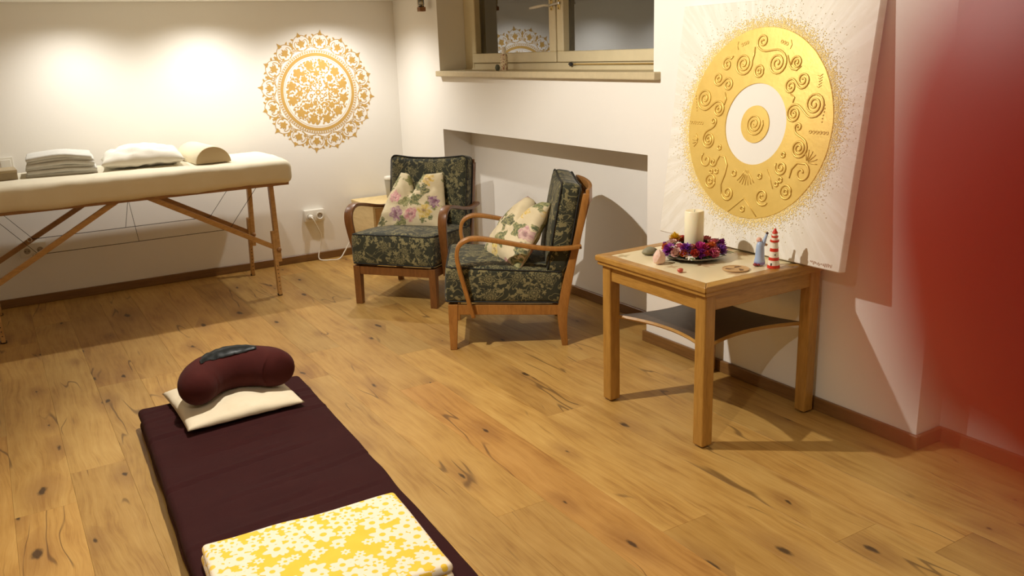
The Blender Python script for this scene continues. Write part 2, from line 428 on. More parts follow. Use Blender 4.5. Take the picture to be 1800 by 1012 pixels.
# floor: sub-floor and oak planks
floor = struct(obj('floor', bx(B(), X0, X1, Y0, 0.1, -0.06, -0.016), simple('subfloor', S(40, 28, 18), 0.9)))
PW = 0.19
anchor = {-2: -2.73, -3: -3.911, -1: -4.28, 1: -4.615, -11: -2.22, 0: -3.35, 2: -2.9, -4: -2.35, -5: -1.75, -10: -3.0, -9: -2.75}
tint = {(-2, 0): (0.98, 0.87, 0.80), (-1, 0): (0.93, 0.90, 0.84), (-1, -1): (1.10, 1.10, 1.08), (-3, -1): (0.97, 0.95, 0.9)}
k0 = int(math.floor((X0 + 0.926) / PW)); k1 = int(math.ceil((X1 + 0.926) / PW))
for k in range(k0, k1):
    xa = max(X0, -0.926 + PW * k); xb = min(X1, -0.926 + PW * (k + 1))
    if xb - xa < 0.02: continue
    j = anchor.get(k, -rnd.uniform(1.0, 3.2)); L = rnd.uniform(1.9, 2.2)
    js = [j]
    while js[-1] > Y0: js.append(js[-1] - L)
    js = js[::-1]
    while js[-1] < 0: js.append(js[-1] + L)
    for a, b in zip(js, js[1:]):
        a2, b2 = max(a, Y0), min(b, 0.0)
        if b2 - a2 < 0.03: continue
        g = 0.0002
        o = obj('plank', bx(B(), xa + g, xb - g, a2 + g, b2 - g, -0.016, 0.0, 0.0004), 'plank', floor)
        idx = 0 if abs(b - j) < 1e-6 else (-1 if abs(a - j) < 1e-6 else 9)
        # plank whose far end is the anchor joint: idx 0 (towards the camera)
        tv = tint.get((k, idx))
        if tv is None:
            v = rnd.uniform(0.86, 1.10); h = rnd.uniform(-0.10, 0.05); tv = (v, v * (1 + h * 0.5), v * (1 + h))
        o.color = (*tv, 1)

wb = B(); bx(wb, X0 - 0.1, X1, 0.0, 0.12, -0.02, ZC); struct(obj('wall_back', wb, 'wall'))
wr = B()
RY0, RY1, NY1, YE = -0.707, -2.866, -2.904, -4.37
RT, RD, SZ = 0.938, 0.214, 1.29
def cw(*a): bx(wr, *a)
cw(0, X1, RY0, 0, -0.02, ZC)
cw(RD, X1, RY1, RY0, -0.02, RT)
cw(0, X1, RY1, RY0, RT, SZ)
cw(0, X1, YE, NY1, -0.02, ZC); cw(0, X1, NY1, RY1, -0.02, SZ)
cw(0, X1, NY1, RY0, 2.02, ZC)
cw(0.14, X1, Y0, YE, -0.02, ZC)
struct(obj('wall_right', wr, 'wall'))
struct(obj('wall_left', bx(B(), X0 - 0.1, X0, Y0, 0, -0.02, ZC), 'wall'))
struct(obj('wall_front', bx(B(), X0 - 0.1, X1, Y0 - 0.1, Y0, -0.02, ZC), 'wall'))
struct(obj('ceiling', bx(B(), X0 - 0.1, X1, Y0 - 0.1, 0.12, ZC, ZC + 0.1), 'ceil'))
struct(obj('trim_1', bx(B(), X0, -0.002, -0.42, -0.002, 1.818, ZC), 'ceil'))          # lowered soffit over the back wall
bh = 0.055
struct(obj('baseboard_back', bx(B(), X0, -0.016, -0.016, 0.0, 0, bh, 0.003), 'oak_trim'))
bb = B()
bx(bb, -0.016, 0, RY0, 0, 0, bh, 0.003); bx(bb, 0, RD, RY0 - 0.016, RY0, 0, bh, 0.003)
bx(bb, RD - 0.016, RD, RY1, RY0 - 0.016, 0, bh, 0.003)
bx(bb, 0, RD - 0.016, RY1, RY1 + 0.016, 0, bh, 0.003)
bx(bb, -0.016, 0, YE - 0.016, RY1 + 0.016, 0, bh, 0.003)
bx(bb, 0, 0.14, YE - 0.016, YE, 0, bh, 0.003); bx(bb, 0.124, 0.14, Y0, YE - 0.016, 0, bh, 0.003)
struct(obj('baseboard_right', bb, 'oak_trim'))

# window in the upper niche
WX = 0.2
win = bpy.data.objects.new('window_1', None); C.objects.link(win); struct(win)
fr = B(); t_ = 0.07
bx(fr, WX, WX + t_, NY1, -0.83, 1.325, 1.366, 0.003); bx(fr, WX, WX + t_, NY1, RY0, 1.98, 2.02, 0.003)
bx(fr, WX, WX + t_, -0.825, RY0, 1.325, 1.98, 0.003); bx(fr, WX, WX + t_, NY1, NY1 + 0.03, 1.366, 1.98, 0.003)
bx(fr, WX - 0.006, WX, NY1, RY0, 1.325, 1.334, 0.002)
obj('window_frame', fr, 'window_paint', win)
bx_ = lambda *a: bx(B(), *a)
def sash(ya, yb, wl, wr_):
    s = B(); xa, xb = WX - 0.012, WX + 0.045
    bx(s, xa, xb, yb, ya, 1.368, 1.428, 0.004); bx(s, xa, xb, yb, ya, 1.92, 1.978, 0.004)
    bx(s, xa, xb, ya - wl, ya, 1.428, 1.92, 0.004); bx(s, xa, xb, yb, yb + wr_, 1.428, 1.92, 0.004)
    so = obj('sash', s, 'window_paint', win)
    bd = B(); xg = WX + 0.02
    obj('pane', bx(B(), WX + 0.030, WX + 0.033, yb + wr_ - .004, ya - wl + .004, 1.424, 1.924), 'glass', so)
    # inner glazing beads
    bx(bd, WX + 0.034, WX + 0.05, ya - wl - 0.014, ya - wl, 1.428, 1.92); bx(bd, WX + 0.034, WX + 0.05, yb + wr_, yb + wr_ + 0.014, 1.428, 1.92)
    obj('glazing_bead', bd, 'white_plastic', so)
    return so
sash(-0.828, -1.822, 0.050, 0.066)
sr = sash(-1.838, -2.87, 0.062, 0.06)
# outer pair of sashes behind
for ya, yb in ((-0.83, -1.82), (-1.84, -2.87)):
    s = B(); xa, xb = WX + 0.14, WX + 0.17
    bx(s, xa, xb, yb, ya, 1.36, 1.415); bx(s, xa, xb, ya - 0.05, ya, 1.415, 1.98); bx(s, xa, xb, yb, yb + 0.05, 1.415, 1.98)
    so = obj('outer_sash', s, 'window_paint', win)
    obj('pane', bx(B(), WX + 0.152, WX + 0.155, yb + 0.046, ya - 0.046, 1.41, 1.98), 'glass', so)
# latch: brass plates, bolt, white lever
lp = B()
for yy in (-1.792, -1.866): bx(lp, WX - 0.016, WX - 0.012, yy - 0.011, yy + 0.011, 1.655, 1.715, 0.0015)
pl_ = obj('latch_plate', lp, 'brass', win)
for yy in (-1.792, -1.866):
    for zz in (1.662, 1.708): obj('screw', lathe(B(), [(0, 0.002), (0.0035, 0.001), (0.0035, 0)], 8), 'dark_plastic', pl_, loc=(WX - 0.0165, yy, zz), rot=(0, -PI / 2, 0))
obj('latch_bolt', bar(B(), (WX - 0.022, -1.78, 1.680), (WX - 0.022, -1.885, 1.690), 0.014, 0.014), 'steel', win)
lv = B(); tube(lv, [(WX - 0.02, -1.78, 1.682), (WX - 0.045, -1.76, 1.684), (WX - 0.05, -1.70, 1.680), (WX - 0.05, -1.62, 1.676)], [0.006, 0.006, 0.009, 0.007], 8)
obj('window_lever', lv, 'white_plastic', win, True)
hk = B(); bx(hk, WX - 0.014, WX - 0.004, -2.01, -1.95, 1.352, 1.362, 0.001); bx(hk, WX - 0.018, WX - 0.01, -1.985, -1.965, 1.345, 1.366, 0.001)
obj('stay_hook', hk, 'dark_plastic', win); obj('stay_bar', bar(B(), (WX - 0.012, -2.0, 1.357), (WX - 0.012, -2.86, 1.357), 0.006, 0.006, bev=0), 'brass', win)
sill = struct(obj('trim_2', bx(B(), -0.04, WX + 0.02, -2.955, -0.715, SZ, 1.326, 0.005, 2), 'sill_stone'))
# window well outside
wl = B(); bx(wl, 0.9, 1.0, -3.3, -0.3, 0.9, 2.6); bx(wl, 0.46, 0.95, -0.35, -0.3, 0.9, 2.6); bx(wl, 0.46, 0.95, -3.3, -3.25, 0.9, 2.6); bx(wl, 0.46, 0.95, -3.3, -0.3, 0.9, 0.95)
struct(obj('wall_outside', wl, 'well'))

# ================================================================== WALL MANDALA
MX, MZ, MR = -0.62, 1.203, 0.432
M['ochre'] = simple('ochre_stencil_paint', S(204, 162, 84), 0.7, 0, 60, 0.05, 0.12)
mand = thing('wall_mandala', 'ochre stencilled floral mandala painted on the white wall above the outlet', 'mural', (MX, -0.0005, MZ))
cnt = [0]
def pf(bm, pts):
    cnt[0] += 1; y = -0.0004 - 0.0000025 * (cnt[0] % 300)
    vs = [bm.verts.new((a, y, b)) for a, b in pts]
    bm.faces.new(vs)
def pol(r, a): return (r * math.sin(a), r * math.cos(a))
def leafp(bm, x, y, ang, L, W, n=5):
    top, bot = [], []
    for i in range(n + 1):
        t = i / n; wv_ = W * math.sin(PI * t ** 0.8) * (1 - 0.3 * t)
        px, py = t * L, 0
        top.append((px, wv_)); bot.append((px, -wv_))
    pts = top + bot[::-1][1:-1]
    c, s = math.sin(ang), math.cos(ang)      # ang from +z, clockwise
    pf(bm, [(x + a * c + b * s, y + a * s - b * c) for a, b in pts])
def blossom2(bm, x, y, r, n, a0=0, hole=0.0, amp=0.28):
    pts = []
    for i in range(n * 6):
        a = 2 * PI * i / (n * 6); rr = r * (1 - amp + amp * abs(math.cos(n * (a - a0) / 2)) ** 0.6 * 1.35)
        pts.append((x + rr * math.sin(a), y + rr * math.cos(a)))
    if hole:
        m = len(pts)
        for i in range(m):
            a = 2 * PI * i / m; a2 = 2 * PI * (i + 1) / m; h = r * hole
            pf(bm, [pts[i], pts[(i + 1) % m], (x + h * math.sin(a2), y + h * math.cos(a2)), (x + h * math.sin(a), y + h * math.cos(a))])
    else: pf(bm, pts)
def ribbon(bm, pts, w):
    m = len(pts)
    L, Rr = [], []
    for i in range(m):
        a = pts[max(0, i - 1)]; b = pts[min(m - 1, i + 1)]; dx, dy = b[0] - a[0], b[1] - a[1]; l = math.hypot(dx, dy) or 1
        ww = (w if not callable(w) else w(i / (m - 1))) / 2
        L.append((pts[i][0] - dy / l * ww, pts[i][1] + dx / l * ww)); Rr.append((pts[i][0] + dy / l * ww, pts[i][1] - dx / l * ww))
    for i in range(m - 1): pf(bm, [L[i], L[i + 1], Rr[i + 1], Rr[i]])
def annulus(bm, r0, r1, n=128):
    for i in range(n):
        a, b = 2 * PI * i / n, 2 * PI * (i + 1) / n
        pf(bm, [pol(r0, a), pol(r1, a), pol(r1, b), pol(r0, b)])
def spiral2(cx, cy, r, a0, turns, n=18, sgn=1):
    return [(cx + r * (1 - 0.85 * i / n) * math.sin(a0 + sgn * turns * 2 * PI * i / n), cy + r * (1 - 0.85 * i / n) * math.cos(a0 + sgn * turns * 2 * PI * i / n)) for i in range(n + 1)]
rb = B()
annulus(rb, 0.249, 0.271); annulus(rb, 0.2875, 0.2905); annulus(rb, 0.2385, 0.2405)
for i in range(100):
    a = 2 * PI * i / 100; q = pol(0.2795, a); blossom2(rb, q[0], q[1], 0.0058, 4, a)
obj('ring_band', rb, 'ochre', mand)
ob = B(); NS = 16
for i in range(NS):
    a = 2 * PI * (i + 0.32) / NS; da = PI / NS
    P_ = lambda r, d: pol(r, a + d)
    big = i % 2 == 0
    # palmette
    c = P_(0.338, 0)
    for k in range(-2, 3): leafp(ob, c[0], c[1] , a + k * 0.60, 0.042 if k == 0 else 0.034, 0.0105)
    for k in (-1, 1): leafp(ob, c[0], c[1], a + PI + k * 0.6, 0.028, 0.0085)
    blossom2(ob, c[0], c[1], 0.017, 5, a)
    # heart outline
    for sg in (-1, 1):
        hp = [P_(0.300, sg * 0.01), P_(0.304, sg * 0.075), P_(0.326, sg * 0.13), P_(0.352, sg * 0.132), P_(0.368, sg * 0.10), P_(0.362, sg * 0.075), P_(0.352, sg * 0.085)]
        ribbon(ob, [tuple(v)[:2] for v in catmull([(x, y, 0) for x, y in hp], 4)], 0.0046)
        # connecting vine with leaves and curl
        vp = [P_(0.296, sg * 0.02), P_(0.315, sg * 0.15), P_(0.345, sg * 0.185), P_(0.372, sg * 0.15), P_(0.392, sg * 0.09), P_(0.402, sg * 0.03)]
        ribbon(ob, [tuple(v)[:2] for v in catmull([(x, y, 0) for x, y in vp], 4)], 0.0042)
        cx_, cy_ = P_(0.318, sg * 0.15); ribbon(ob, spiral2(cx_, cy_, 0.013, a + sg * 1.2, 1.2, 14, sg), 0.003)
        q = P_(0.36, sg * 0.175); leafp(ob, q[0], q[1], a + sg * 0.7, 0.030, 0.0085)
        q = P_(0.385, sg * 0.11); leafp(ob, q[0], q[1], a + sg * 1.1, 0.024, 0.0075); q = P_(0.318, sg * 0.085); leafp(ob, q[0], q[1], a + sg * 0.9, 0.020, 0.006)
        q = P_(0.345, sg * 0.19); leafp(ob, q[0], q[1], a + sg * 2.4, 0.02, 0.0055)
    # crowning bud
    q = P_(0.392, 0)
    for k in (-1.15, -0.5, 0.5, 1.15): leafp(ob, q[0], q[1], a + k, 0.022, 0.0062)
    leafp(ob, q[0], q[1], a, 0.038 if big else 0.032, 0.0085)
    q = P_(0.352, da)
    leafp(ob, q[0], q[1], a + da, 0.03, 0.007); blossom2(ob, q[0], q[1], 0.008, 5)
obj('floral_border', ob, 'ochre', mand)
ib = B()
placed = []
def put(x, y, r): placed.append((x, y, r))
for i in range(12):
    a = 2 * PI * (i + 0.5) / 12; q = pol(0.193, a); blossom2(ib, q[0], q[1], 0.031, 5, a, 0, 0.38); put(q[0], q[1], 0.03)
for i in range(8):
    a = 2 * PI * i / 8; q = pol(0.132, a); blossom2(ib, q[0], q[1], 0.023, 6, a, 0, 0.36); put(q[0], q[1], 0.026)
for i in range(8):
    a = 2 * PI * (i + 0.5) / 8; q = pol(0.056, a); blossom2(ib, q[0], q[1], 0.0135, 7, a, 0.45, 0.2); put(q[0], q[1], 0.015)
    q = pol(0.022, a); leafp(ib, q[0], q[1], a, 0.02, 0.006)
blossom2(ib, 0, 0, 0.02, 8, 0, 0.4); put(0, 0, 0.045)
for i in range(8):
    a = 2 * PI * i / 8
    for sg in (-1, 1):
        vp = [pol(0.075, a), pol(0.10, a + sg * 0.22), pol(0.135, a + sg * 0.32), pol(0.17, a + sg * 0.22), pol(0.20, a + sg * 0.30), pol(0.222, a + sg * 0.22)]
        ribbon(ib, [tuple(v)[:2] for v in catmull([(x, y, 0) for x, y in vp], 5)], 0.0042)
mr = random.Random(3)
for n_ in range(2600):
    r = 0.232 * math.sqrt(mr.random()); a = mr.random() * 2 * PI; L = mr.uniform(0.015, 0.034); x, y = pol(r, a)
    if r + L * 0.5 > 0.236: continue
    if any((x - u) ** 2 + (y - v) ** 2 < (L * 0.34 + rr * 0.9) ** 2 for u, v, rr in placed): continue
    d = mr.random() * 2 * PI
    if mr.random() < 0.22: blossom2(ib, x, y, L * 0.48, 5, d, 0, 0.3)
    else: leafp(ib, x - L / 2 * math.sin(d), y - L / 2 * math.cos(d), d, L, L * 0.29)
    put(x, y, L * 0.40)
obj('floral_disc', ib, 'ochre', mand)

# ================================================================== OUTLETS, SWITCH, CABLE
def outlet(xc, zc, label, w_=0.15, h_=0.085, n=2):
    t = thing('power_outlet', label, 'outlet', (xc, 0, zc))
    obj('housing', bx(B(), -w_ / 2, w_ / 2, -0.038, 0, -h_ / 2, h_ / 2, 0.006, 2), 'white_plastic', t, True, auto=40)
    for i in range(n):
        xx = (i - (n - 1) / 2) * w_ * 0.48
        s = obj('socket', lathe(B(), [(0.0265, 0.0), (0.0265, 0.004), (0.0215, 0.004), (0.019, 0.001), (0.019, -0.0), (0, -0.0)], 24), 'white_plastic', t, True, auto=30, loc=(xx, -0.0385, -0.004), rot=(PI / 2, 0, 0))
        hb = B()
        obj('socket_well', lathe(B(), [(0.0185, 0.0), (0.0185, 0.0008), (0, 0.0008)], 20), simple('outlet_grey', S(168, 156, 138), 0.6), s)
        for sx_ in (-0.0095, 0.0095): lathe(hb, [(0.003, 0.0), (0.003, 0.0014), (0, 0.0014)], 8, sx_, 0, 0)
        obj('pin_hole', hb, 'dark_plastic', s)
    return t
outlet(-0.742, 0.335, 'double white outlet with a plug beside the armchair')
outlet(-2.555, 0.35, 'double white outlet on the wall beneath the massage table')
sw = thing('wall_switch', 'square white wall switch above the massage table at the left edge', 'switch', (-2.615, 0, 0.885))
obj('switch_frame', bx(B(), -0.042, 0.042, -0.010, 0, -0.042, 0.042, 0.003, 2), 'white_plastic', sw)
obj('rocker', bx(B(), -0.028, 0.028, -0.014, -0.010, -0.028, 0.028, 0.002), 'white_plastic', sw)
pc = thing('power_cable', 'white cord plugged into the outlet and running behind the armchair', 'cord', (0, 0, 0))
pg = B(); px_ = -0.778
lathe(pg, [(0.018, 0), (0.018, 0.012), (0.014, 0.026), (0.008, 0.034), (0, 0.034)], 16)
obj('plug', pg, 'white_plastic', pc, True, auto=40, loc=(px_, -0.041, 0.331), rot=(PI / 2, 0, 0))
cd = B()
tube(cd, catmull([(px_, -0.07, 0.331), (px_ + 0.004, -0.085, 0.318), (px_ + 0.035, -0.075, 0.25), (px_ + 0.062, -0.055, 0.18), (px_ + 0.05, -0.045, 0.10), (px_ + 0.03, -0.05, 0.03), (px_ + 0.045, -0.065, 0.006), (px_ + 0.10, -0.10, 0.0048), (px_ + 0.17, -0.105, 0.006), (px_ + 0.225, -0.09, 0.06), (px_ + 0.27, -0.09, 0.125), (px_ + 0.295, -0.10, 0.155), (px_ + 0.313, -0.13, 0.16)], 8), 0.0046, 8)
obj('cord', cd, 'white_plastic', pc, True)

# ================================================================== BIRCH CABINET AND CUP
cb = thing('side_cabinet', 'pale birch low cabinet in the corner behind the armchair', 'cabinet', (-0.27, -0.237, 0))
hx_, hy_, hz_ = 0.183, 0.205, 0.42
obj('top_panel', bx(B(), -hx_ - 0.003, hx_ + 0.003, -hy_ - 0.003, hy_, hz_ - 0.018, hz_, 0.0015), 'birch', cb)
for sx_ in (-1, 1): obj('side_panel', bx(B(), min(sx_ * hx_, sx_ * (hx_ - 0.018)), max(sx_ * hx_, sx_ * (hx_ - 0.018)), -hy_ + 0.001, hy_, 0.02, hz_ - 0.018, 0.001), 'birch', cb)
obj('back_panel', bx(B(), -hx_ + 0.018, hx_ - 0.018, hy_ - 0.01, hy_, 0.02, hz_ - 0.018), 'birch', cb)
obj('bottom_panel', bx(B(), -hx_ + 0.018, hx_ - 0.018, -hy_ + 0.02, hy_ - 0.01, 0.02, 0.038), 'birch', cb)
fd = B()
for a in ((-hx_ + 0.018, -hx_ + 0.075, 0.04, hz_ - 0.02), (hx_ - 0.075, hx_ - 0.018, 0.04, hz_ - 0.02), (-hx_ + 0.075, hx_ - 0.075, hz_ - 0.055, hz_ - 0.02), (-hx_ + 0.075, hx_ - 0.075, 0.04, 0.10)):
    bx(fd, a[0], a[1], -hy_ - 0.002, -hy_ + 0.016, a[2], a[3])
do = obj('door', fd, 'birch_shaded', cb)
obj('door_panel', bx(B(), -hx_ + 0.07, hx_ - 0.07, -hy_ + 0.006, -hy_ + 0.01, 0.095, hz_ - 0.05), 'grey_paint', do)
for sx_ in (-0.15, 0.15):
    for sy_ in (-0.17, 0.17): obj('foot', lathe(B(), [(0.014, 0), (0.018, 0.02)], 12, sx_, sy_), 'dark_plastic', cb)
cp = thing('lidded_cup', 'grey lidded cup standing on the birch cabinet behind the armchair', 'cup', (-0.193, -0.165, 0.42))
cp.scale = (1, 1, 1.3)
obj('cup_body', lathe(B(), [(0, 0), (0.027, 0.0), (0.029, 0.002), (0.039, 0.105), (0.039, 0.107), (0, 0.107)], 24), simple('cup_grey', S(176, 172, 162), 0.5), cp, True, auto=40)
obj('lid', lathe(B(), [(0.041, 0.105), (0.042, 0.110), (0.040, 0.118), (0.036, 0.122), (0.034, 0.119), (0, 0.119)], 24), 'white_plastic', cp, True, auto=40)

# ================================================================== SILL BOTTLE, HANGING ORNAMENT
bt = thing('spray_bottle', 'small printed bottle with white cap on the window sill', 'bottle', (0.05, -1.472, 1.326))
def label_mat():
    t = NT('bottle_label'); co = t.n('TexCoord', out=3)
    f = t.smooth(t.noise(co, 110, 3, 0.6), 0.52, 0.6)
    return t.bsdf(t.mix(f, S(226, 208, 170), S(142, 78, 52)), 0.4)
obj('bottle_body', lathe(B(), [(0, 0), (0.020, 0), (0.0215, 0.003), (0.0215, 0.085), (0.018, 0.095), (0.010, 0.099), (0, 0.099)], 20), label_mat(), bt, True, auto=40)
obj('cap', lathe(B(), [(0.0125, 0.097), (0.0125, 0.118), (0.011, 0.136), (0.008, 0.140), (0, 0.140)], 18), 'white_plastic', bt, True, auto=40)
st = thing('sill_stone_piece', 'tiny grey-green stone beside the bottle on the sill', 'stone', (0.03, -1.425, 1.326))
def rock(r, seed, sc_=(1, 1, 1), sub=3, amp=0.22, freq=1.6):
    bm = B(); bmesh.ops.create_icosphere(bm, subdivisions=sub, radius=1)
    for v in bm.verts:
        n = v.co.normalized(); k = 1 + amp * nz(n.x * freq + seed, n.y * freq, n.z * freq) + amp * 0.5 * nz(n.x * freq * 2.7, n.y * freq * 2.7 + seed, n.z * freq * 2.7)
        v.co = Vector((n.x * sc_[0], n.y * sc_[1], n.z * sc_[2])) * r * k
    zmin = min(v.co.z for v in bm.verts)
    for v in bm.verts:
        v.co.z -= zmin * 0.8
        if v.co.z < 0: v.co.z = 0
    return bm
obj('stone_body', rock(0.016, 2, (0.9, 0.8, 1.3)), simple('green_stone', S(96, 100, 84), 0.7), st, True)
on = thing('hanging_lantern', 'tiny glass and wood tealight hanging beside the window niche', 'ornament', (-0.055, -0.592, 1.714))
obj('base_block', bx(B(), -0.022, 0.022, -0.022, 0.022, 0.0, 0.028, 0.002), wood('orn_wood', S(112, 70, 34), S(150, 100, 52), (30, 30, 60)), on)
obj('burner', lathe(B(), [(0, 0.028), (0.019, 0.028), (0.019, 0.036), (0, 0.036)], 16), 'dark_plastic', on)
gm = NT('clear_glass'); gm.bsdf(S(245, 240, 225), 0.05, 0, None, Transmission_Weight=0.85, IOR=1.45)
M['clear'] = gm.m
obj('glass_cup', lathe(B(), [(0.017, 0.036), (0.021, 0.045), (0.021, 0.085), (0.0195, 0.085), (0.0195, 0.046), (0, 0.038)], 20), 'clear', on, True)
wi = B()
for k in range(3):
    a = 2 * PI * k / 3 + 0.4; tube(wi, [(0.024 * math.cos(a), 0.024 * math.sin(a), 0.03), (0.024 * math.cos(a), 0.024 * math.sin(a), 0.09), (0, 0, 0.19)], 0.0014, 6)
tube(wi, [(0, 0, 0.19), (0, 0, 0.404)], 0.0012, 6)
obj('hanging_wire', wi, 'brass', on)

# ================================================================== MASSAGE TABLE
TX, TY = -2.03, -0.475
mt = thing('massage_table', 'folding massage table with cream cover and slanted wooden legs', 'massage table', (TX, TY, 0))
def padd(o):
    x, y, z = o
    if z > 0: z += 0.012 * (1 - (y / 0.355) ** 2) + 0.004 * nz(x * 3, y * 4) + 0.003 * nz(x * 11, y * 9)
    else: z += 0.010 * nz(x * 4 + 3, 0.2) + 0.004 * nz(x * 13, y * 3)
    if y < -0.30: y += 0.006 * nz(x * 5, z * 8) + 0.003 * nz(x * 17, z * 14)
    return Vector((x, y, z))
obj('cushion', softbox(1.84, 0.715, 0.138, 0.042, 0.025, padd), 'fleece', mt, True, loc=(0, 0, 0.771))
rl = B()
for yy in (-0.300, 0.300): bx(rl, -0.90, 0.90, yy - 0.012, yy + 0.012, 0.688, 0.712, 0.002)
for xx in (-0.885, 0, 0.885): bx(rl, xx - 0.012, xx + 0.012, -0.288, 0.288, 0.688, 0.712, 0.002)
obj('table_frame', rl, 'massage_wood_dark', mt)
for sx_ in (-1, 1):
    for sy_, y0_, y1_ in ((-1, -0.245, -0.325), (1, 0.275, 0.312)):
        top = Vector((sx_ * 0.80, y0_, 0.70)); ft = Vector((sx_ * 0.786, y1_, 0.0)); d = ft - top
        lg = B(); bar(lg, top, top + d * 0.70, 0.040, 0.028, (sx_, 0, 0), 0.002)
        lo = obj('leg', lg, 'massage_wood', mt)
        ex = B(); off = Vector((-sx_ * 0.020, 0.0, 0)); bar(ex, top + d * 0.42 + off, ft + off + Vector((0, 0, 0.004)), 0.036, 0.022, (sx_, 0, 0), 0.002)
        obj('leg_extension', ex, 'massage_wood', lo)
        for k in range(7):
            p = top + d * (0.73 + 0.035 * k) + off
            obj('adjust_hole', lathe(B(), [(0.0032, 0.0), (0.0032, 0.0008), (0, 0.0008)], 8), 'dark_plastic', lo, loc=(p.x, p.y - 0.0185, p.z), rot=(PI / 2, 0, 0))
        obj('rubber_foot', lathe(B(), [(0, 0), (0.016, 0), (0.016, 0.012), (0, 0.012)], 12, ft.x + off.x, ft.y), 'dark_plastic', lo)
        kn = top + d * 0.585
        obj('knob', lathe(B(), [(0, 0.022), (0.012, 0.020), (0.015, 0.012), (0.012, 0.0), (0.0, 0.0)], 14), 'massage_wood_dark', lo, True, loc=(kn.x, kn.y - 0.020, kn.z), rot=(PI / 2, 0, 0))
        # brace to the middle of the table
        yb = -0.255 if sy_ < 0 else 0.27
        br = B(); bar(br, (sx_ * 0.795, kn.y + 0.002, kn.z), (sx_ * 0.075, yb, 0.70), 0.020, 0.030, (0, 0, 1), 0.002)
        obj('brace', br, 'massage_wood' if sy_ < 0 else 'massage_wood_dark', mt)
        cu = B(); zc_ = 0.447; t_k = (zc_ - kn.z) / (0.70 - kn.z); xk = sx_ * (0.795 - 0.72 * t_k)
        tube(cu, [(xk, yb, zc_), (sx_ * 0.715, yb, 0.69)], 0.0016, 6)
        obj('tension_cable', cu, 'cable', mt)
        if sx_ < 0:
            cu = B(); tube(cu, [(xk, yb, zc_), (-xk, yb, zc_)], 0.002, 6); obj('tension_cable', cu, 'cable', mt)
            cu = B(); tube(cu, [(0.01, 0.03, 0.66), (0.0, yb, zc_)], 0.0014, 6); obj('hanging_cable', cu, 'cable', mt)
            rg = B(); tube(rg, [(xk - 0.02 + 0.012 * math.cos(a), yb - 0.02, zc_ + 0.012 * math.sin(a)) for a in [2 * PI * k / 14 for k in range(14)]], 0.0025, 6, True)
            obj('cable_ring', rg, 'steel', mt, True)

TOPZ = 0.852
# half-round bolster
hr = thing('half_roll', 'cream half-round massage bolster at the right end of the massage table', 'bolster', (-1.555, -0.45, TOPZ), math.radians(3))
prof = [(0.106 * math.cos(PI * k / 20), 0.098 * math.sin(PI * k / 20)) for k in range(21)]
hb = B(); prism(hb, prof, -0.235, 0.235, lambda a, b, h: Vector((a, h, b)), 0.004)
obj('roll_body', hb, 'vinyl', hr, True, auto=50)
obj('end_panel', prism(B(), [(a * 0.97, b * 0.97) for a, b in prof], -0.2375, -0.2345, lambda a, b, h: Vector((a, h, b + 0.001))), 'vinyl_end', hr)
# pillow maker
def pillow_bm(wd, ht, th, n=28, pinch=0.07, chop=0.0, wr_=0.004, seed=0.0, flat=0.0, pw=0.5, chopw=0.3, pull=0.0, shift=0.0, chopc=0.0):
    bm = B(); rows = {}
    for side in (1, -1):
        for i in range(n + 1):
            for j in range(n + 1):
                edge = i in (0, n) or j in (0, n)
                if side < 0 and edge: rows[(-1, i, j)] = rows[(1, i, j)]; continue
                u, v = 2 * i / n - 1, 2 * j / n - 1
                u = math.sin(u * PI / 2) * 0.35 + u * 0.65; v = math.sin(v * PI / 2) * 0.35 + v * 0.65
                x = wd / 2 * u * (1 - pinch * (1 - v * v)); y = ht / 2 * v * (1 - pinch * (1 - u * u))
                t = max(0, (1 - u * u) * (1 - v * v)) ** pw
                z = side * th / 2 * t * (1 - flat * (side < 0))
                z += wr_ * (nz(x * 18 + seed, y * 18, side * 2.0) + 0.7 * nz(x * 7 + y * 22 + seed, y * 4, side * 3.0)) * min(1, t * 2)
                if chop:
                    g = math.exp(-((u - chopc) / chopw) ** 2) * max(0, (v + 0.75) / 1.75) ** 1.5
                    y -= chop * g; z *= 1 - 0.35 * g
                    pl2 = max(0, (v + 1) / 2) ** 1.6; x = x * (1 - pull * pl2) + shift * pl2
                rows[(side, i, j)] = bm.verts.new((x, y, z))
    for side in (1, -1):
        for i in range(n):
            for j in range(n):
                vs = [rows[(side, i, j)], rows[(side, i + 1, j)], rows[(side, i + 1, j + 1)], rows[(side, i, j + 1)]]
                if side < 0: vs.reverse()
                bm.faces.new(vs)
    return bm
wp_ = pillow_bm(0.46, 0.38, 0.18, 30, 0.05, 0, 0.016, 3.1, 0.62, 0.40)
tag(obj('head_pillow', wp_, 'white_cotton', None, True, loc=(-1.905, -0.44, TOPZ + 0.034), rot=(0, 0, math.radians(-6))), 'puffy white pillow between the folded towel and the half-round bolster', 'pillow')
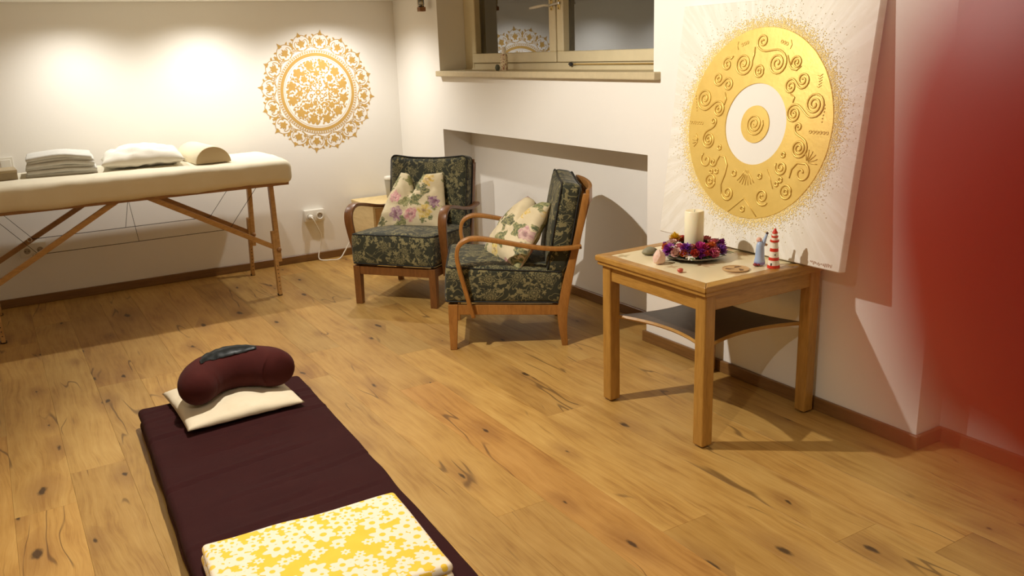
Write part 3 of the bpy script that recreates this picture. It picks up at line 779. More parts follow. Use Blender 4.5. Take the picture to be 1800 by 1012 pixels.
# folded towel: layers
tw = thing('folded_towel', 'stack of folded grey-white towel at the left of the massage table', 'towel', (-2.345, -0.42, TOPZ - 0.004), math.radians(-4))
for k in range(6):
    hz = 0.0185; sd = k * 3.7
    def tdf(o, sd=sd, k=k):
        x, y, z = o
        return Vector((x * (1 + 0.012 * nz(sd, y * 8)) , y * (1 - 0.012 * k), z + 0.006 * nz(x * 7 + sd * 0.2, y * 7) + 0.006 * (x / 0.18) * (k / 6) * -0.5 + (0.022 * (1 - 1.4 * (x / 0.19) ** 2 - 0.5 * (y / 0.17) ** 2) * (k / 6))))
    obj('towel_layer', softbox(0.365 - 0.006 * k, 0.34, hz + 0.003, 0.0095, 0.03, tdf), 'towel', tw, True, loc=(0.004 * math.sin(k * 2.1), 0.006 * math.cos(k * 3.3), 0.011 + hz * k))
tb = thing('storage_box', 'small taupe lidded box at the left edge of the massage table', 'box', (-2.69, -0.50, TOPZ - 0.002), math.radians(2))
obj('box_body', bx(B(), -0.11, 0.11, -0.09, 0.09, 0, 0.044, 0.003), simple('taupe_box', S(166, 148, 116), 0.6, 0, 30, 0.1, 0.2), tb)
obj('box_lid', bx(B(), -0.112, 0.112, -0.092, 0.092, 0.040, 0.056, 0.003), simple('taupe_lid', S(178, 160, 126), 0.6), tb)

# ================================================================== ARMCHAIRS
HW = 0.268
def armchair(name, label, loc, rotz, wood_m, group, side_m):
    t = thing(name, label, 'armchair', loc, rotz, group)
    for sx_ in (-1, 1):
        # front leg
        f = B(); prism(f, [(-0.012, 0.237), (0.038, 0.237), (0.022, 0.0), (-0.012, 0.0)], sx_ * HW, sx_ * (HW - 0.042), lambda a, b, h: Vector((h, a, b)), 0.003)
        obj('front_leg', f, wood_m, t)
        # rear leg and back post in one curved piece
        ctr = [(0.567, 0.0, 0.030), (0.559, 0.08, 0.040), (0.557, 0.15, 0.049), (0.562, 0.21, 0.052), (0.574, 0.28, 0.050), (0.602, 0.40, 0.042), (0.632, 0.52, 0.036), (0.660, 0.65, 0.034), (0.684, 0.765, 0.032)]
        L = [(a - w_ / 2, b) for a, b, w_ in ctr]; R_ = [(a + w_ / 2, b) for a, b, w_ in ctr]
        sm = lambda P: [(v.x, v.y) for v in catmull([(a, b, 0) for a, b in P], 3)]
        p = B(); prism(p, sm(L) + sm(R_)[::-1], sx_ * HW, sx_ * (HW - 0.032), lambda a, b, h: Vector((h, a, b)), 0.003)
        obj('back_post', p, wood_m, t, True, auto=40)
        # side rail
        s = B(); prism(s, [(0.038, 0.235), (0.54, 0.213), (0.54, 0.162), (0.038, 0.184)], sx_ * (HW - 0.003), sx_ * (HW - 0.027), lambda a, b, h: Vector((h, a, b)), 0.002)
        obj('side_rail', s, wood_m, t)
        # bent-wood armrest
        path = catmull([(0.114, 0.172, 0), (0.095, 0.25, 0), (0.072, 0.35, 0), (0.053, 0.44, 0), (0.047, 0.50, 0), (0.062, 0.548, 0), (0.105, 0.574, 0), (0.16, 0.575, 0), (0.25, 0.558, 0), (0.36, 0.532, 0), (0.47, 0.512, 0), (0.56, 0.506, 0), (0.655, 0.512, 0)], 5)
        n = len(path); LL, RR = [], []
        for i, q in enumerate(path):
            d = (path[min(n - 1, i + 1)] - path[max(0, i - 1)]).normalized(); th = 0.010
            LL.append((q.x - d.y * th, q.y + d.x * th)); RR.append((q.x + d.y * th, q.y - d.x * th))
        a_ = B(); x0_, vin, vout = HW + 0.001, [], []
        for i in range(n):
            u = i / (n - 1)
            wd = 0.030 + 0.022 * math.sin(PI * min(1, u / 0.75)) if u < 0.75 else 0.030
            ins = 0.016 * math.sin(PI * u)           # arm bows slightly
            xi, xo = x0_ - 0.004 + ins, x0_ + wd + ins * 0.8
            vin.append([a_.verts.new((sx_ * xi, LL[i][0], LL[i][1])), a_.verts.new((sx_ * xo, LL[i][0], LL[i][1])), a_.verts.new((sx_ * xo, RR[i][0], RR[i][1])), a_.verts.new((sx_ * xi, RR[i][0], RR[i][1]))])
        for i in range(n - 1):
            for k in range(4): a_.faces.new((vin[i][k], vin[i][(k + 1) % 4], vin[i + 1][(k + 1) % 4], vin[i + 1][k]))
        a_.faces.new(vin[0][::-1]); a_.faces.new(vin[-1])
        bmesh.ops.recalc_face_normals(a_, faces=a_.faces)
        bmesh.ops.bevel(a_, geom=[e for e in a_.edges if len(e.link_faces) == 2 and e.calc_face_angle(0) > 0.8], offset=0.004, segments=2, affect='EDGES', profile=0.5)
        ao = obj('armrest', a_, side_m, t, True, auto=50)
        for (yy, zz) in ((0.108, 0.197), (0.648, 0.511)):
            obj('screw', lathe(B(), [(0, 0.0015), (0.003, 0.001), (0.0038, 0)], 8), 'dark_plastic', ao, loc=(sx_ * (HW + 0.0315), yy, zz), rot=(0, sx_ * PI / 2, 0))
    obj('front_rail', bx(B(), -HW + 0.042, HW - 0.042, -0.006, 0.018, 0.184, 0.236, 0.002), wood_m, t)
    obj('rear_rail', bx(B(), -HW + 0.032, HW - 0.032, 0.545, 0.567, 0.16, 0.212, 0.002), wood_m, t)
    cr = B()
    pts = [(-HW + 0.008, 0.690), (-HW * 0.55, 0.716), (0, 0.726), (HW * 0.55, 0.716), (HW - 0.008, 0.690)]
    pp = catmull([(a, b, 0) for a, b in pts], 5)
    prism(cr, [(q.x, q.y - 0.009) for q in pp] + [(q.x, q.y + 0.009) for q in pp[::-1]], 0.715, 0.785, lambda a, b, h: Vector((a, b, h)), 0.003)
    obj('crest_rail', cr, wood_m, t, True, auto=40)
    sl = B()
    for xx in (-0.13, 0, 0.13): prism(sl, [(0.565, 0.20), (0.583, 0.20), (0.722, 0.735), (0.706, 0.735)], xx - 0.014, xx + 0.014, lambda a, b, h: Vector((h, a, b)))
    obj('back_slat', sl, wood_m, t)
    # seat cushion
    SX, SY, SZ_ = 0.535, 0.585, 0.182
    def sd(o):
        x, y, z = o
        k = (1 - (x / (SX / 2)) ** 2) * (1 - (y / (SY / 2)) ** 2)
        if z > 0: z += 0.020 * k + 0.004 * nz(x * 7 + loc[0], y * 7)
        y2 = y + (0.010 * (1 - (x / (SX / 2)) ** 2) * (1 - (z / (SZ_ / 2)) ** 2) * (-1 if y < 0 else 0))
        z *= 1 - 0.10 * (y / SY)
        x *= 1 + 0.012 * (1 - (z / 0.1) ** 2)
        return Vector((x, y2, z))
    rot = (math.radians(-3.6), 0, 0); cl = (0, 0.272, 0.323)
    sc_o = obj('seat_cushion', softbox(SX, SY, SZ_, 0.026, 0.03, sd), 'green', t, True, True, loc=cl, rot=rot)
    for zz in (SZ_ / 2 - 0.009, -SZ_ / 2 + 0.008):
        pp_ = B(); tube(pp_, [sd(Vector((x, y, zz))) for x, y in rrect(SX / 2 - 0.004, SY / 2 - 0.004, 0.026)], 0.0042, 6, True)
        obj('seat_piping', pp_, 'piping', sc_o, True)
    # back cushion (x width, y thickness, z height)
    BX, BY, BZ = 0.53, 0.112, 0.462
    def bd(o):
        x, y, z = o
        k = (1 - (x / (BX / 2)) ** 2) * (1 - (z / (BZ / 2)) ** 2)
        y += -0.028 * k * (1 if y < 0 else -0.2)
        y += 0.012 * (1 - (x / (BX / 2)) ** 2)            # wraps round the sitter
        tz = max(0, z / (BZ / 2))
        z -= 0.020 * (1 - (x / (BX / 2)) ** 2) * tz
        z += 0.003 * nz(x * 9 + loc[1], z * 9)
        return Vector((x, y, z))
    lean = math.radians(-10.5); bo = Vector((0, 0.572, 0.596))
    bc_o = obj('back_cushion', softbox(BX, BY, BZ, 0.036, 0.03, bd), 'green', t, True, True, loc=bo, rot=(lean, 0, 0))
    for yy in (-BY / 2 + 0.010, BY / 2 - 0.010):
        pp_ = B(); tube(pp_, [bd(Vector((x, yy, z))) for x, z in rrect(BX / 2 - 0.004, BZ / 2 - 0.004, 0.036)], 0.0042, 6, True)
        obj('back_piping', pp_, 'piping', bc_o, True)
    return t
GA = 'pair of green floral armchairs'
# chair near the back corner (front feet at (-.935,-1.281) and (-.595,-1.695))
aA = math.atan2(-0.774, 0.634)
cA = Vector((-0.765, -1.488, 0))
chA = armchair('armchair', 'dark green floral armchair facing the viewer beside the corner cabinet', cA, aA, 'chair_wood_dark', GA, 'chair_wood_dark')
# chair seen from its side, by the recess
aB = math.atan2(-0.867, -0.499)
eB = Vector((math.cos(aB), math.sin(aB), 0))
cB = Vector((-0.863, -2.396, 0)) - eB * HW
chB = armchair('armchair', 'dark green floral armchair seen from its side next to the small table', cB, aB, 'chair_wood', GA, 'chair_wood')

def throw(label, chair_o, rz, x, y, z, tilt, wd, ht, th, chop, seed, twist=0.0, chopc=0.0):
    p = pillow_bm(wd, ht, th, 34, 0.06, chop, 0.011, seed, 0, 0.5, 0.22, 0.42, 0.035, chopc)
    # stand the pillow up: its height axis to z, thickness to the sitter's front
    M_ = Matrix.Rotation(rz, 4, 'Z') @ Matrix.Translation((x, y, z)) @ Matrix.Rotation(twist, 4, 'Z') @ Matrix.Rotation(math.radians(tilt), 4, 'X') @ Matrix.Rotation(PI / 2, 4, 'X')
    t = thing('throw_pillow', label, 'pillow', chair_o, 0, 'rose print throw pillows on the armchairs')
    p.transform(M_)
    po = obj('pillow_cover', p, 'rose', t, True)
    # own flat UVs
    q = pillow_bm(wd, ht, th, 34, 0.06, chop, 0.011, seed, 0, 0.5, 0.22, 0.42, 0.035, chopc)
    bmesh.ops.recalc_face_normals(q, faces=q.faces); q.verts.index_update()
    uvl = po.data.uv_layers.new(name='UVMap').data
    flat = [(v.co.x + 0.3 + seed, v.co.y + 0.2, v.co.z) for v in q.verts]; q.free()
    for l in po.data.loops:
        f = flat[l.vertex_index]; uvl[l.index].uv = (f[0] + (0.31 if f[2] < 0 else 0), f[1])
    # sewn edge
    return t
throw('rose print throw pillow with dented top on the armchair facing the viewer', cA, aA, -0.03, 0.380, 0.556, -26, 0.47, 0.385, 0.17, 0.125, 1.3, 0.12, -0.22)
throw('rose print throw pillow slumped on the armchair seen from its side', cB, aB, 0.02, 0.350, 0.546, -36, 0.43, 0.39, 0.17, 0.12, 4.6, 0.45, 0.1)

# ================================================================== FLOOR MAT AND WHAT LIES ON IT
mrot = math.radians(-2.5)
mat_o = thing('floor_mat', 'folded maroon futon mat lying on the oak floor', 'mat', (-2.063, -3.55, 0), mrot)
cg = random.Random(17)
CREASE = [(1.02 - 0.105 * k + cg.uniform(-0.03, 0.03), cg.uniform(0.08, 0.22), cg.uniform(0.003, 0.0075), cg.uniform(-0.45, -0.1), cg.uniform(0.1, 0.45)) for k in range(14)]
def fold(sd):
    def f(o):
        x, y, z = o
        wv = math.sin((y + x * 0.12 + 0.05 * nz(x * 3, y * 3 + sd)) * 26 + 3 * nz(x * 1.3, y * 2.0, sd))
        m_ = max(0, nz(x * 1.1 + sd, y * 1.4, 2.2) + 0.25)
        if z > 0:
            z += 0.003 * wv * m_ + 0.005 * nz(x * 4, y * 4, sd)
            for yc, sl, st_, x0_, x1_ in CREASE:
                d = y - (yc + sl * x + 0.012 * nz(x * 4 + yc * 9, yc * 5))
                if abs(d) < 0.05:
                    w_ = max(0.0, min(1.0, (x - x0_) * 8, (x1_ - x) * 8))
                    z += w_ * st_ * (-math.exp(-(d / 0.007) ** 2) + 0.8 * math.exp(-((d - 0.016) / 0.010) ** 2))
        if abs(x) > 0.3: x += 0.006 * nz(y * 5 + sd, z * 10) * (1 if x > 0 else 1)
        if y > 1.0: y += 0.022 * nz(x * 4 + sd, 0.3) + 0.012 * x
        return Vector((x, y, z))
    return f
obj('lower_layer', softbox(0.672, 2.10, 0.050, 0.024, 0.022, fold(1.7)), 'maroon', mat_o, True, loc=(0, 0, 0.025))
obj('upper_layer', softbox(0.676, 2.12, 0.048, 0.022, 0.0125, fold(5.2)), 'maroon', mat_o, True, loc=(0.003, 0.006, 0.069))
MTZ = 0.094
pb = pillow_bm(0.455, 0.46, 0.10, 30, 0.03, 0, 0.006, 9.0, 0.55, 0.38)
tag(obj('flat_pillow', pb, 'linen', None, True, loc=(-2.012, -2.66, MTZ + 0.022), rot=(0, 0, math.radians(1.5))), 'flat cream linen pillow under the brown bolster on the mat', 'pillow')
# kidney bolster
BLZ = MTZ + 0.072
bl = thing('neck_bolster', 'curved brown-red bolster cushion lying on the cream pillow', 'bolster', (-2.0, -2.68, BLZ - 0.004))
pts = catmull([(-0.162, -0.150, 0.070), (-0.150, -0.075, 0.074), (-0.095, -0.01, 0.080), (0.0, 0.02, 0.083), (0.10, -0.015, 0.080), (0.155, -0.07, 0.074), (0.168, -0.115, 0.071)], 7)
n = len(pts); rad = []
for i in range(n):
    u = 2 * i / (n - 1) - 1
    rad.append(max(0.012, (1 - abs(u) ** 7) ** 0.5 * (0.076 + 0.008 * (1 - u * u))))
bb_ = B(); tube(bb_, pts, rad, 24)
for v in bb_.verts:
    v.co.z = max(0.0, v.co.z) + 0.002 * nz(v.co.x * 22, v.co.y * 22, v.co.z * 22)
bo_ = obj('bolster_cover', bb_, 'bolster', bl, True)
# eye mask draped over the top of the bolster
em = B(); nu, nv = 22, 8; gv = {}
for i in range(nu + 1):
    for j in range(nv + 1):
        u, v = i / nu, 2 * j / nv - 1
        x = -0.130 + 0.225 * u; hwid = 0.042 * math.sin(PI * min(1, u * 0.92 + 0.04)) ** 0.6
        # centre line of the bolster at this x
        k = min(range(n), key=lambda q: abs(pts[q].x - x)); c = pts[k]; r_ = rad[k] + 0.0045
        s_ = v * hwid - 0.016; ang = s_ / r_
        gv[i, j] = em.verts.new((x, c.y + r_ * math.sin(ang), c.z + r_ * math.cos(ang) + 0.003 * nz(u * 9, v * 3) + 0.004 * (1 - v * v)))
for i in range(nu):
    for j in range(nv): em.faces.new((gv[i, j], gv[i + 1, j], gv[i + 1, j + 1], gv[i, j + 1]))
bmesh.ops.solidify(em, geom=em.faces[:], thickness=0.004)
tag(obj('eye_mask', em, 'satin_black', None, True, loc=(-2.0, -2.68, BLZ - 0.004)), 'thin black satin eye mask draped over the brown bolster', 'eye mask')
# folded daisy blanket
bk = thing('folded_blanket', 'folded yellow and white daisy print blanket on the mat foot end', 'blanket', (-2.105, -4.035, MTZ + 0.001), math.radians(-3.5))
for k in range(2):
    def bdf(o, k=k):
        x, y, z = o
        z += 0.004 * nz(x * 4 + k * 5, y * 4) + 0.0015 * nz(x * 16, y * 16, k)
        if y > 0.18: y += 0.010 * nz(x * 5 + k, 0.7)
        return Vector((x, y, z))
    obj('blanket_fold', softbox(0.578 - 0.006 * k, 0.455 - 0.004 * k, 0.031, 0.0145, 0.025, bdf), 'daisy', bk, True, True, loc=(0.002 * k, 0, 0.0155 + 0.0285 * k))

# ================================================================== SMALL TABLE
tb_ = thing('side_table', 'square golden oak side table with printed top and lower shelf', 'table', (-0.33, -3.635, 0))
HL = 0.30
for sx_ in (-1, 1):
    for sy_ in (-1, 1):
        lg = B(); a0, a1 = sorted((sx_ * HL, sx_ * (HL - 0.052))); b0, b1 = sorted((sy_ * HL, sy_ * (HL - 0.052)))
        bx(lg, a0, a1, b0, b1, 0.006, 0.590, 0.006, 2)
        lo = obj('leg', lg, 'table_wood', tb_)
        obj('glide', lathe(B(), [(0, 0), (0.015, 0), (0.018, 0.008), (0, 0.008)], 12, (a0 + a1) / 2, (b0 + b1) / 2), 'dark_plastic', lo)
for sg in (-1, 1):
    a = B(); y0_, y1_ = sorted((sg * (HL - 0.008), sg * (HL - 0.030)))
    bx(a, -HL + 0.05, HL - 0.05, y0_, y1_, 0.527, 0.585, 0.002); obj('apron', a, 'table_rail', tb_)
    a = B(); bx(a, y0_, y1_, -HL + 0.05, HL - 0.05, 0.527, 0.585, 0.002); obj('apron', a, 'table_rail', tb_)
TH = 0.322
def topring(z0, z1, ho, hi, bev):
    q = B()
    P = [(-ho, -ho), (ho, -ho), (ho, ho), (-ho, ho)]; I = [(-hi, -hi), (hi, -hi), (hi, hi), (-hi, hi)]
    for k in range(4):
        a, b, c, d = P[k], P[(k + 1) % 4], I[(k + 1) % 4], I[k]
        prism(q, [a, b, c, d], z0, z1, lambda x, y, h: Vector((x, y, h)), bev)
    return q
obj('top_frame', topring(0.606, 0.630, TH, TH - 0.048, 0.005), 'table_rail', tb_)
obj('top_moulding', topring(0.590, 0.607, TH - 0.008, TH - 0.10, 0.003), 'table_rail', tb_)
def tabletop_print():
    t = NT('cream_floral_laminate'); co = t.n('TexCoord', out=3)
    w_ = t.n('VectorMath', {0: co, 1: t.n('VectorMath', {0: t.noise(co, 14, 3, out=1), 1: (0.06,) * 3}, operation='MULTIPLY')}, operation='ADD')
    f, s = t.flower(w_, 9.0, 5.0, 0.34, 0.3, 0.9)
    m = t.ma('MULTIPLY', t.ma('SUBTRACT', 1.0, t.smooth(f, 0.5, 1.0)), t.ma('GREATER_THAN', s.outputs[2], 0.45))
    c = t.mix(t.noise(co, 6, 3), S(226, 208, 166), S(240, 226, 188))
    fc = t.ramp(s.outputs[0], [(0, S(150, 128, 70)), (0.5, S(186, 130, 92)), (1, S(164, 110, 60))])
    c = t.mix(t.ma('MULTIPLY', m, 0.55), c, fc)
    return t.bsdf(c, 0.22)
obj('top_panel', bx(B(), -TH + 0.049, TH - 0.049, -TH + 0.049, TH - 0.049, 0.600, 0.6285), tabletop_print(), tb_)
sh = []
HS = HL - 0.045
for k, (ax, ay, bx2, by2) in enumerate(((-1, -1, 1, -1), (1, -1, 1, 1), (1, 1, -1, 1), (-1, 1, -1, -1))):
    for i in range(13):
        t_ = i / 12 * 2 - 1; inset = 0.058 * (1 - t_ * t_)
        x = (ax + bx2) / 2 + (bx2 - ax) / 2 * t_; y = (ay + by2) / 2 + (by2 - ay) / 2 * t_
        nx, ny = (ax + bx2) / 2, (ay + by2) / 2
        if i == 12: continue
        sh.append((x * HS - nx * inset, y * HS - ny * inset))
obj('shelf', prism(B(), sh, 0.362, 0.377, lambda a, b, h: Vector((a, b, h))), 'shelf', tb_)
ed = B()
tube(ed, [(x, y, 0.3695) for x, y in sh], 0.0078, 4, True, up=(0, 0, 1)); obj('shelf_edging', ed, 'table_rail', tb_)

# ================================================================== PAINTING
pt = thing('canvas_painting', 'large white canvas with a raised gold ring, leaning on the wall behind the table', 'painting', (-0.165, -3.635, 0.6355))
ub = Vector((0.1289, 0, 0.99166)); nn = Vector((-0.99166, 0, 0.1289))
pt.rotation_euler = Matrix((Vector((0, -1, 0)), ub, nn)).transposed().to_euler()
def canvas_mat():
    t = NT('textured_white_canvas'); co = t.n('TexCoord', out=3)
    v = t.n('VectorMath', {0: co, 1: (0, 0.5, 0)}, operation='SUBTRACT'); sp = t.n('SeparateXYZ', {0: v}, None)
    ang = t.ma('ARCTAN2', sp.outputs[1], sp.outputs[0]); rr = t.n('VectorMath', {0: v}, 1, operation='LENGTH')
    st_ = t.noise(t.n('CombineXYZ', {0: t.ma('MULTIPLY', ang, 22.0), 1: t.ma('MULTIPLY', rr, 5.0), 2: 0.0}), 1.0, 5, 0.6, 0.4)
    gr = t.noise(co, 160, 3, 0.7)
    c = t.mix(t.ma('MAXIMUM', t.smooth(st_, 0.4, 0.65), t.ma('SUBTRACT', 1.0, t.smooth(rr, 0.2, 0.4))), S(232, 226, 212), S(240, 236, 226))
    return t.bsdf(c, 0.55, 0, t.bump(t.ma('ADD', st_, t.ma('MULTIPLY', gr, 0.15)), t.ma('MULTIPLY', t.smooth(rr, 0.2, 0.4), 0.28), 0.008))
M['canvas'] = canvas_mat()
def gold_mat(name, c1, c2, rough, metal=0.85):
    t = NT(name); co = t.n('TexCoord', out=3)
    a = t.noise(co, 9, 5, 0.65); b = t.noise(co, 70, 4, 0.7)
    c = t.mix(a, c1, c2)
    return t.bsdf(c, t.ma('MULTIPLY_ADD', b, 0.15, rough), metal, t.bump(t.ma('ADD', a, t.ma('MULTIPLY', b, 0.3)), 0.22, 0.006))
M['gold'] = gold_mat('gold_leaf', S(224, 186, 92), S(246, 214, 124), 0.36, 0.40)
M['gold_bead'] = simple('gold_bead', S(255, 232, 160), 0.25, 0.0)
M['pearl'] = simple('pearl_bead', S(244, 234, 208), 0.3)
PWD = 0.972
obj('canvas', bx(B(), -PWD / 2, PWD / 2, 0, 0.972, -0.036, 0, 0.003), 'canvas', pt)
def ringmesh(r0, r1, th, n=144, jit=0.0):
    q = B(); R = []
    for k in range(n):
        a = 2 * PI * k / n; j1 = jit * nz(math.cos(a) * 6, math.sin(a) * 6)
        row = []
        for r, z in ((r0, 0.0), (r0 + 0.001, th), (r1 - 0.002 + j1, th), (r1 + j1, th * 0.4), (r1 + j1, 0)):
            row.append(q.verts.new((r * math.cos(a), 0.5 + r * math.sin(a), z)))
        R.append(row)
    for k in range(n):
        a, b = R[k], R[(k + 1) % n]
        for i in range(4): q.faces.new((a[i], b[i], b[i + 1], a[i + 1]))
    return q
ring_o = obj('gold_ring', ringmesh(0.157, 0.370, 0.0045, 144, 0.0015), 'gold', pt, True, auto=35)
dq = B(); lathe(dq, [(0.073, 0), (0.072, 0.004), (0, 0.0045)], 64, 0, 0.5, 0); dot_o = obj('gold_disc', dq, 'gold', pt, True, auto=35)
SPZ = 0.0052
def rel(pts2, r=0.0044, par=None, name='relief_line'):
    q = B(); m = len(pts2)
    tube(q, [(x, 0.5 + y, SPZ) for x, y in pts2], [r * (0.6 if i in (0, m - 1) else 1) for i in range(m)], 6)
    return obj(name, q, 'gold', par or ring_o, True)
def spi(c, r, a_end, turns, sgn, n=None):
    """inner -> outer, ends at angle a_end, turning with sign sgn"""
    n = n or int(16 * turns); out = []
    for i in range(n + 1):
        t = i / n; a = a_end - sgn * turns * 2 * PI * (1 - t); rr = r * (0.10 + 0.90 * t)
        out.append((c[0] + rr * math.cos(a), c[1] + rr * math.sin(a)))
    return out
def scurve(c1, r1, c2, r2, flip=1, t1=2.0, t2=2.0):
    ph = math.atan2(c2[1] - c1[1], c2[0] - c1[0])
    s1 = spi(c1, r1, ph + flip * 1.15, t1, -flip); s2 = spi(c2, r2, ph + PI + flip * 1.15, t2, -flip)[::-1]
    a, b = s1[-1], s2[0]
    d1 = (s1[-1][0] - s1[-2][0], s1[-1][1] - s1[-2][1]); d2 = (s2[1][0] - s2[0][0], s2[1][1] - s2[0][1])
    L = math.hypot(b[0] - a[0], b[1] - a[1]); n1 = math.hypot(*d1) or 1; n2 = math.hypot(*d2) or 1
    mid = []
    for i in range(1, 8):
        t = i / 8; h = [(1 - t) ** 3, 3 * t * (1 - t) ** 2, 3 * t * t * (1 - t), t ** 3]
        p1 = (a[0] + d1[0] / n1 * L / 3, a[1] + d1[1] / n1 * L / 3); p2 = (b[0] - d2[0] / n2 * L / 3, b[1] - d2[1] / n2 * L / 3)
        mid.append(tuple(h[0] * a[j] + h[1] * p1[j] + h[2] * p2[j] + h[3] * b[j] for j in (0, 1)))
    return rel(s1 + mid + s2)
# connected scrolls, as on the picture
scurve((-0.009, 0.315), 0.030, (0.076, 0.233), 0.046, -1, 1.6, 2.4)
rel(spi((0.169, 0.235), 0.026, PI * 1.1, 1.8, 1) + [(0.135, 0.200), (0.122, 0.235), (0.112, 0.268)][:0])
rel([(0.122, 0.262), (0.138, 0.225), (0.150, 0.212), (0.172, 0.208), (0.193, 0.222)])
rel(spi((-0.097, 0.231), 0.046, 0.3, 2.5, 1) + [(-0.047, 0.265), (-0.046, 0.295)])
rel(spi((-0.185, 0.229), 0.028, 0.9, 1.7, -1) + [(-0.155, 0.262)])
scurve((-0.225, 0.172), 0.026, (-0.167, 0.149), 0.026, -1, 1.6, 1.6)
scurve((-0.289, 0.089), 0.044, (-0.204, 0.050), 0.032, -1, 2.2, 2.0)
rel([(-0.176, 0.068), (-0.168, 0.092), (-0.178, 0.118)])
scurve((-0.224, 0.000), 0.016, (-0.240, -0.076), 0.036, 1, 1.3, 2.5)
scurve((0.156, 0.147), 0.028, (0.209, 0.172), 0.030, 1, 1.7, 1.7)
scurve((0.187, 0.048), 0.034, (0.276, 0.086), 0.046, 1, 2.2, 2.4)
rel([(0.160, 0.120), (0.180, 0.108), (0.176, 0.088)])
scurve((0.218, 0.000), 0.018, (0.234, -0.077), 0.037, -1, 1.3, 2.5)
rel(spi((-0.240, -0.160), 0.034, 2.2, 1.2, -1)); rel(spi((-0.200, -0.165), 0.020, 0.2, 1.2, 1) + [(-0.165, -0.135), (-0.135, -0.14), (-0.118, -0.17), (-0.125, -0.21), (-0.14, -0.25), (-0.13, -0.29)])
rel(spi((-0.095, -0.282), 0.032, PI, 1.8, -1)); rel(spi((0.088, -0.275), 0.036, -0.6, 1.8, 1))
rel(spi((0.162, -0.155), 0.030, 2.6, 1.9, -1)); rel(spi((0.262, -0.165), 0.038, 1.2, 1.2, 1) + [(0.235, -0.13), (0.213, -0.155), (0.208, -0.19)])
def circ(c, r, n=18): return [(c[0] + r * math.cos(2 * PI * k / n), c[1] + r * math.sin(2 * PI * k / n)) for k in range(n + 1)]
for c, r in (((-0.010, 0.203), 0.022), ((-0.202, -0.244), 0.027), ((0.200, -0.243), 0.026), ((-0.006, -0.335), 0.0105), ((-0.075, -0.199), 0.011), ((0.062, -0.197), 0.010), ((-0.173, -0.103), 0.009), ((0.164, -0.106), 0.009), ((0.166, -0.201), 0.009), ((-0.174, -0.200), 0.009), ((-0.205, -0.205), 0.008), ((0.150, -0.218), 0.008)):
    rel(circ(c, r))
    if r > 0.02: rel(circ(c, r * 0.38, 10))
rel([(-0.082, -0.356), (-0.005, -0.292), (0.071, -0.356)], 0.0034)
rel([(0.096, -0.167), (0.118, -0.205), (0.136, -0.239)], 0.0026)
def fan(c, a0, spread, L, n):
    for k in range(n):
        a = a0 + (k / (n - 1) - 0.5) * spread; rel([(c[0] + L * f_ * math.cos(a + 0.25 * (f_ - 0.5) * (k / (n - 1) - 0.5)), c[1] + L * f_ * math.sin(a)) for f_ in (0.15, 0.45, 0.75, 1.0)], 0.0026)
fan((-0.008, -0.172), -PI / 2, 1.3, 0.068, 7); fan((0.278, -0.125), 0.9, 1.9, 0.048, 6); fan((-0.300, -0.085), PI - 0.1, 1.8, 0.036, 5)
for xs, y in (((-0.358, -0.290), -0.010), ((0.275, 0.350), -0.013)):
    for k in range(6): rel(circ((xs[0] + (xs[1] - xs[0]) * k / 5, y), 0.0055, 8), 0.0018)
for k in range(5): rel([(0.272 + 0.006 * k % 0.02, 0.190 - 0.010 * k), (0.283, 0.186 - 0.010 * k), (0.296, 0.194 - 0.010 * k)], 0.0018)
for k in range(3): rel(circ((-0.115 + 0.013 * k, 0.305 + 0.004 * k), 0.0055, 8), 0.0018); rel(circ((0.085 + 0.013 * k, 0.312 - 0.004 * k), 0.0055, 8), 0.0018)
rel([(-0.137, 0.318), (-0.142, 0.302), (-0.134, 0.286)], 0.002); rel([(0.128, 0.318), (0.135, 0.300), (0.128, 0.284)], 0.002)
for k in range(6): a = 0.0; rel(circ((0.322 + 0.002 * math.sin(k), 0.085 - 0.012 * k), 0.0024, 6), 0.0014); rel(circ((-0.345 + 0.003 * k, 0.10 - 0.012 * k), 0.0024, 6), 0.0014)
SPZ = 0.0050
rel(spi((0, 0), 0.045, 0.4, 2.6, 1), 0.0036, dot_o, 'relief_line')
# gold and pearl beads round the ring: too many to count
ico = B(); bmesh.ops.create_icosphere(ico, subdivisions=1, radius=1); IV = [v.co.copy() for v in ico.verts]; IF = [[v.index for v in f.verts] for f in ico.faces]; ico.free()
def beads(n, fr_, rr_, mat, name, seed, label):
    g = random.Random(seed); V, F = [], []
    for _ in range(n):
        a = g.random() * 2 * PI; r = fr_(g); x, y = r * math.cos(a), 0.5 + r * math.sin(a); s = g.uniform(*rr_)
        if abs(x) > 0.478 or y < 0.01 or y > 0.962: continue
        b0 = len(V); V += [(x + v.x * s, y + v.y * s, v.z * s * 0.7 + s * 0.3) for v in IV]; F += [[b0 + i for i in f] for f in IF]
    me = bpy.data.meshes.new(name); me.from_pydata(V, [], F); me.polygons.foreach_set('use_smooth', [True] * len(F))
    o = obj(name, me, mat, pt); o['kind'] = 'stuff'; o['label'] = label
beads(9000, lambda g: 0.366 + abs(g.gauss(0, 1)) * 0.023, (0.0014, 0.0030), 'gold_bead', 'gold_beads', 11, 'crust of tiny gold beads round the ring')
beads(2600, lambda g: 0.37 + abs(g.gauss(0, 1)) * 0.052, (0.0012, 0.0028), 'pearl', 'pearl_beads', 12, 'scattered pearl beads fading outwards')
sg = B(); gq = random.Random(5)
sp_ = [(0.355 + 0.0026 * k, 0.016 + 0.004 * math.sin(k * 1.9) + gq.uniform(-0.003, 0.005), 0.0012) for k in range(38)]
tube(sg, catmull(sp_, 3), 0.0006, 4)
obj('signature', sg, simple('signature_ink', S(186, 140, 96), 0.6), pt)

